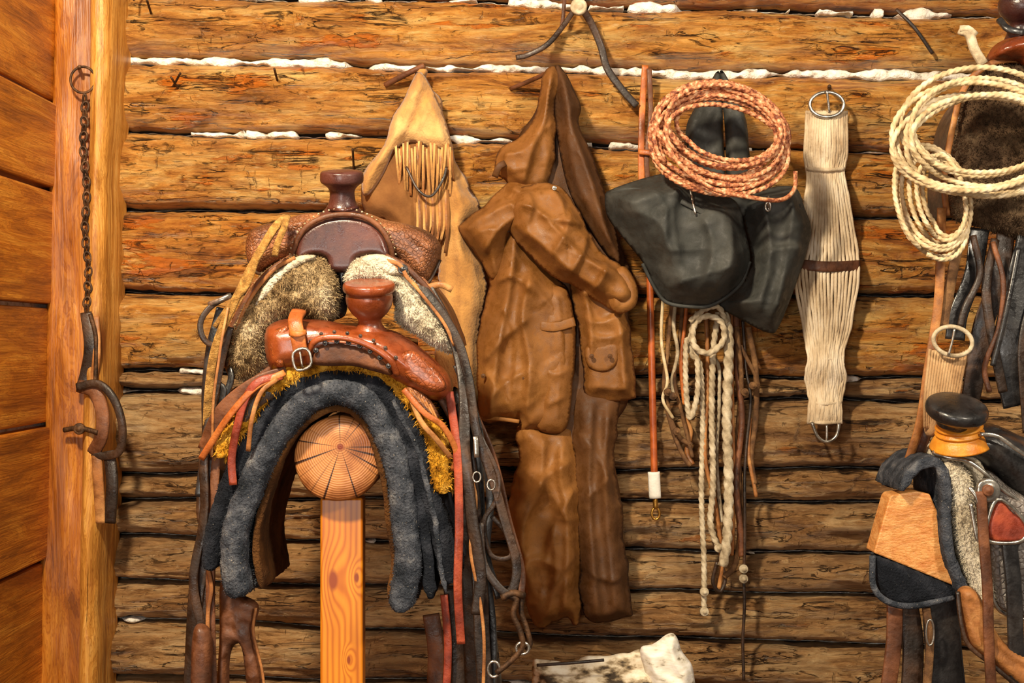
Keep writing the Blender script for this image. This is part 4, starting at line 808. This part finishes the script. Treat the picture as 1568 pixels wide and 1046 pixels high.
for nm,P,mt,w,t in [
 ('long_tan_strap',[(1442,318,yu-.05),(1440,400,yu-.05),(1436,470,yu-.05),(1422,560,yu-.05),(1410,640,yu-.05),(1396,690,yu-.04),(1380,735,yu-.03)],LTAN,7,2),
 ('long_brown_strap',[(1428,530,yu-.03),(1424,640,yu-.03),(1402,700,yu-.02),(1384,728,yu-.02)],LMB,8,2),
 ('fleece_fringe',[(1470,365,yu-.03),(1458,420,yu-.04),(1444,500,yu-.04)],RBR,8,3),
 ('dark_fender',[(1500,350,yu-.02),(1490,420,yu-.03),(1468,480,yu-.04),(1462,520,yu-.04)],LBK,15,1.6),
 ('dark_fender_2',[(1540,360,yu-.02),(1530,430,yu-.03),(1505,500,yu-.02),(1490,590,yu-.01),(1480,640,yu)],LDK,15,1.6),
 ('dark_fender_3',[(1580,360,yu-.02),(1560,450,yu-.03),(1545,540,yu-.03),(1560,620,yu-.02)],LBK,24,1.6),
 ('dark_fender_4',[(1610,360,yu-.03),(1600,450,yu-.04),(1580,540,yu-.04),(1590,660,yu-.03)],LDK,24,1.6),
 ('strap_4',[(1520,370,yu-.05),(1536,430,yu-.06),(1530,500,yu-.06),(1508,560,yu-.05),(1515,600,yu-.05)],LMB,4,2),
 ('strap_6',[(1490,360,yu-.05),(1500,420,yu-.055),(1478,470,yu-.06),(1470,500,yu-.06)],LDK,5,2),
 ('strap_7',[(1524,366,yu-.04),(1510,440,yu-.05),(1520,520,yu-.05),(1536,600,yu-.04)],LDK,7,2),
 ('strap_5',[(1560,380,yu-.06),(1540,480,yu-.07),(1520,560,yu-.06)],LBK,4,2)]:
    sweep(nm,P,mt,w,t,tw=.25,dome=1.2)
ring('cinch_ring',1459,522,yu-.09,30,22,RGY,3.4,rot=12)
sweep('ring_tongue',[(1462,502,yu-.095),(1458,522,yu-.095),(1452,544,yu-.095)],METAL,2,kind='round')
puff('cinch_wool',[(1428,534),(1455,545),(1478,540),(1474,570),(1468,605),(1462,632),(1450,660),(1420,668),(1414,640),(1416,590),(1420,555)],yu-.05,WOOLB,.016,.01,12,4)
for i in range(14):
    t=i/13; P_=[(1424+t*56,534+10*math.sin(t*3),yu-.07),(1420+t*54,570,yu-.074),(1416+t*50,610,yu-.07),(1416+t*36,655,yu-.06)]
    fibres(sweep('cinch_cord_%d'%i,P_,WOOLB,2.4,kind='round'),WOOLB,120,L=.005,wd=.0006)
lp=[(0,0,126,92,-6),(8,14,108,70,-2),(-8,20,132,90,-2),(10,36,114,66,2),(0,34,130,84,2),(10,52,124,66,2),(-2,2,104,80,-10),(6,24,118,58,0),(-4,40,132,74,-3)]
coil('lariat',1502,182,yu-.13,lp,RCR,4.1)
lp=[(0,0,54,92,-14),(14,0,42,68,-10),(4,-8,50,84,-16),(20,4,34,58,-8),(8,-4,58,86,-12),(24,2,28,52,-6),(2,6,52,90,-18)]
coil('lariat',1424,304,yu-.085,lp,RCR,3.4)
# ================================================================= RIGHT: LOWER SADDLE
yl=-.72
group('western_saddle')
lathe('horn_cap',1460,yl-.02,[(650,26),(640,30),(636,40),(630,46),(622,47),(615,43),(611,28),(610,0)],LBK,tilt=24,roll=4,piv=650)
lathe('dally_wrap',1470,yl,[(682,46),(674,42),(668,38),(664,34),(660,37),(655,33),(651,36),(646,31),(642,33),(638,28)],DALLY,tilt=16,roll=-8)
puff('fork',[(1426,692),(1436,668),(1462,655),(1500,646),(1530,652),(1565,668),(1620,690),(1660,760),(1640,800),(1590,785),(1560,765),(1530,745),(1506,722),(1480,706),(1450,702)],yl+.04,LBK,.075,.06,34,4.5)
sweep('fork_bind',[(1428,692,yl-.01),(1452,700,yl-.025),(1482,706,yl-.03),(1508,724,yl-.035),(1532,747,yl-.035),(1562,768,yl-.03),(1600,786,yl-.02)],METAL,3.5,3,kind='round')
sweep('fork_silver_inlay',[(1500,664,yl-.045),(1528,668,yl-.05),(1560,690,yl-.05),(1600,716,yl-.045)],METAL,3,1.5)
o=arch('grey_fleece_edge',[(1380,752),(1394,726),(1418,708),(1440,712),(1447,745),(1448,800),(1458,860),(1480,915)],FELT,17,yl-.02,yl+.16,na=.004,fine=.003)
o=arch('white_fleece_edge',[(1448,708),(1470,740),(1480,800),(1492,860),(1512,930)],FLC,32,yl-.01,yl+.16,na=.005,fine=.004); fibres(o,FLC,4000,L=.008,wd=.0008,ymax=yl+.05)
arch('fleece_tuft',[(1440,700),(1480,700),(1505,740),(1512,800)],FLC,20,yl+.0,yl+.15,na=.005,fine=.004)
puff('tooled_skirt',[(1505,725),(1550,748),(1600,778),(1650,800),(1650,960),(1590,950),(1545,940),(1520,920),(1508,850)],yl-.005,LGREY,.03,.03,16,4)
sweep('skirt_binding',[(1508,740,yl-.03),(1508,830,yl-.035),(1520,915,yl-.035),(1545,942,yl-.03),(1600,952,yl-.03)],METAL,3,2.5,kind='round')
puff('left_dark_flap',[(1338,846),(1400,868),(1460,895),(1468,910),(1440,920),(1400,926),(1360,922),(1340,900),(1334,870)],yl+.02,FELTB,.03,.02,14,5)
sweep('flap_edge',[(1336,850,yl-.005),(1338,898,yl-.01),(1362,922,yl-.012),(1402,927,yl-.01),(1460,914,yl-.005)],FELT,5,4,kind='round')
disc('concho',1512,750,yl-.05,19,METAL,.01); disc('concho_core',1512,750,yl-.06,9,LMB,.008)
puff('diamond_patch',[(1512,800),(1530,762),(1552,785),(1580,800),(1568,826),(1532,830),(1514,822)],yl-.045,LRED,.008,.01,6,3.5)
sweep('diamond_border',[(1512,800,yl-.055),(1530,764,yl-.055),(1570,800,yl-.055),(1564,828,yl-.055),(1514,828,yl-.055)],METAL,3,2,closed=True,kind='round')
for nm,P,mt,w,t in [
 ('brown_saddle_string',[(1502,752,yl-.06),(1506,820,yl-.06),(1512,900,yl-.06),(1514,980,yl-.06),(1520,1090,yl-.05)],LMB,8,2.5),
 ('silver_strap',[(1484,745,yl-.055),(1498,770,yl-.06),(1498,830,yl-.055),(1486,770,yl-.05)],METAL,3,2),
 ('blue_strap',[(1545,830,yl-.05),(1552,900,yl-.05),(1556,1000,yl-.04),(1560,1090,yl-.04)],LBK,12,3),
 ('cinch_dark_1',[(1370,925,yl+.01),(1368,990,yl+.01),(1355,1090,yl+.01)],LMB,12,3),
 ('cinch_dark_2',[(1390,925,yl+.02),(1398,990,yl+.02),(1394,1090,yl+.02)],LDK,16,3),
 ('cinch_dark_3',[(1440,915,yl+.02),(1445,1000,yl+.02),(1455,1090,yl+.02)],LBK,28,3),
 ('cinch_dark_4',[(1418,930,yl+.0),(1424,985,yl+.0),(1416,1090,yl+.0)],RBR,6,3)]:
    sweep(nm,P,mt,w,t)
puff('stirrup_cover',[(1466,905),(1484,897),(1502,915),(1516,950),(1545,990),(1600,1020),(1600,1090),(1560,1050),(1520,1015),(1484,985),(1472,950)],yl-.03,LTAN,.025,.02,12,4,folds=[([(1480,920),(1500,970),(1560,1020)],-.006,6)])
sweep('stirrup_edge',[(1466,905,yl-.04),(1472,955,yl-.05),(1484,988,yl-.05),(1520,1018,yl-.05),(1570,1060,yl-.05)],LDK,3.5,3,kind='round')
ring('dee_ring',1424,968,yl-.02,6,20,METAL,1.8)
puff('cantle',[(1500,720),(1560,700),(1640,710),(1680,780),(1560,790)],yl+.38,LBK,.03,.03,20,8)
seat_strap('seat',[(1570,700,yl+.06),(1570,730,yl+.2),(1570,715,yl+.36)],LBK,70,8)
group('saddle_rack')
prism('plank_end',[(1338,846),(1362,762),(1366,757),(1404,752),(1424,756),(1450,815),(1462,897)],yl-.0,.06,BLK,.003)
xr=W(1720,0,yl)[0]
box('post',xr-.045,xr+.045,yl+.1,yl+.19,0,2.3,PINE,.005)
box('arm_upper',xr-.25,xr+.05,yl+.1,yl+.19,W(0,180,yu)[2]-.1,W(0,180,yu)[2]-.02,PINE,.005)
box('arm_lower',xr-.35,xr+.05,yl+.1,yl+.19,W(0,860,yl)[2]-.02,W(0,860,yl)[2]+.05,PINE,.005)
# ================================================================= LIGHT + CAMERA
def area(name,loc,tgt,size,power,col):
    l=bpy.data.lights.new(name,'AREA'); l.size=size; l.energy=power; l.color=col; l.shape='DISK'
    o=bpy.data.objects.new(name,l); scene.collection.objects.link(o); o.location=loc
    o.rotation_euler=(Vector(tgt)-Vector(loc)).to_track_quat('-Z','Y').to_euler()
area('ceiling_lamp',(-.7,-2.3,2.9),(-.05,-.1,1.6),.2,104,(1,.84,.60))
area('fill_right',(1.5,-2.5,2.5),(-.1,-.2,1.5),.3,38,(1,.88,.7))  # added fill from the right, lifts the left wall
area('fill_front',(-.5,-3.9,1.3),(-.2,-.3,1.1),.8,26,(1,.93,.84))  # added soft fill behind the camera, no actual opening there
w=bpy.data.worlds.new('world'); scene.world=w; w.use_nodes=True
w.node_tree.nodes['Background'].inputs[0].default_value=(1,.86,.70,1); w.node_tree.nodes['Background'].inputs[1].default_value=.19
cam=bpy.data.cameras.new('camera'); cam.lens=50; cam.sensor_width=36; cam.clip_start=.05
co=bpy.data.objects.new('camera',cam); scene.collection.objects.link(co); co.location=(0,-D0,CZ); co.rotation_euler=(math.pi/2,0,0)
scene.camera=co
scene.view_settings.view_transform='Standard'
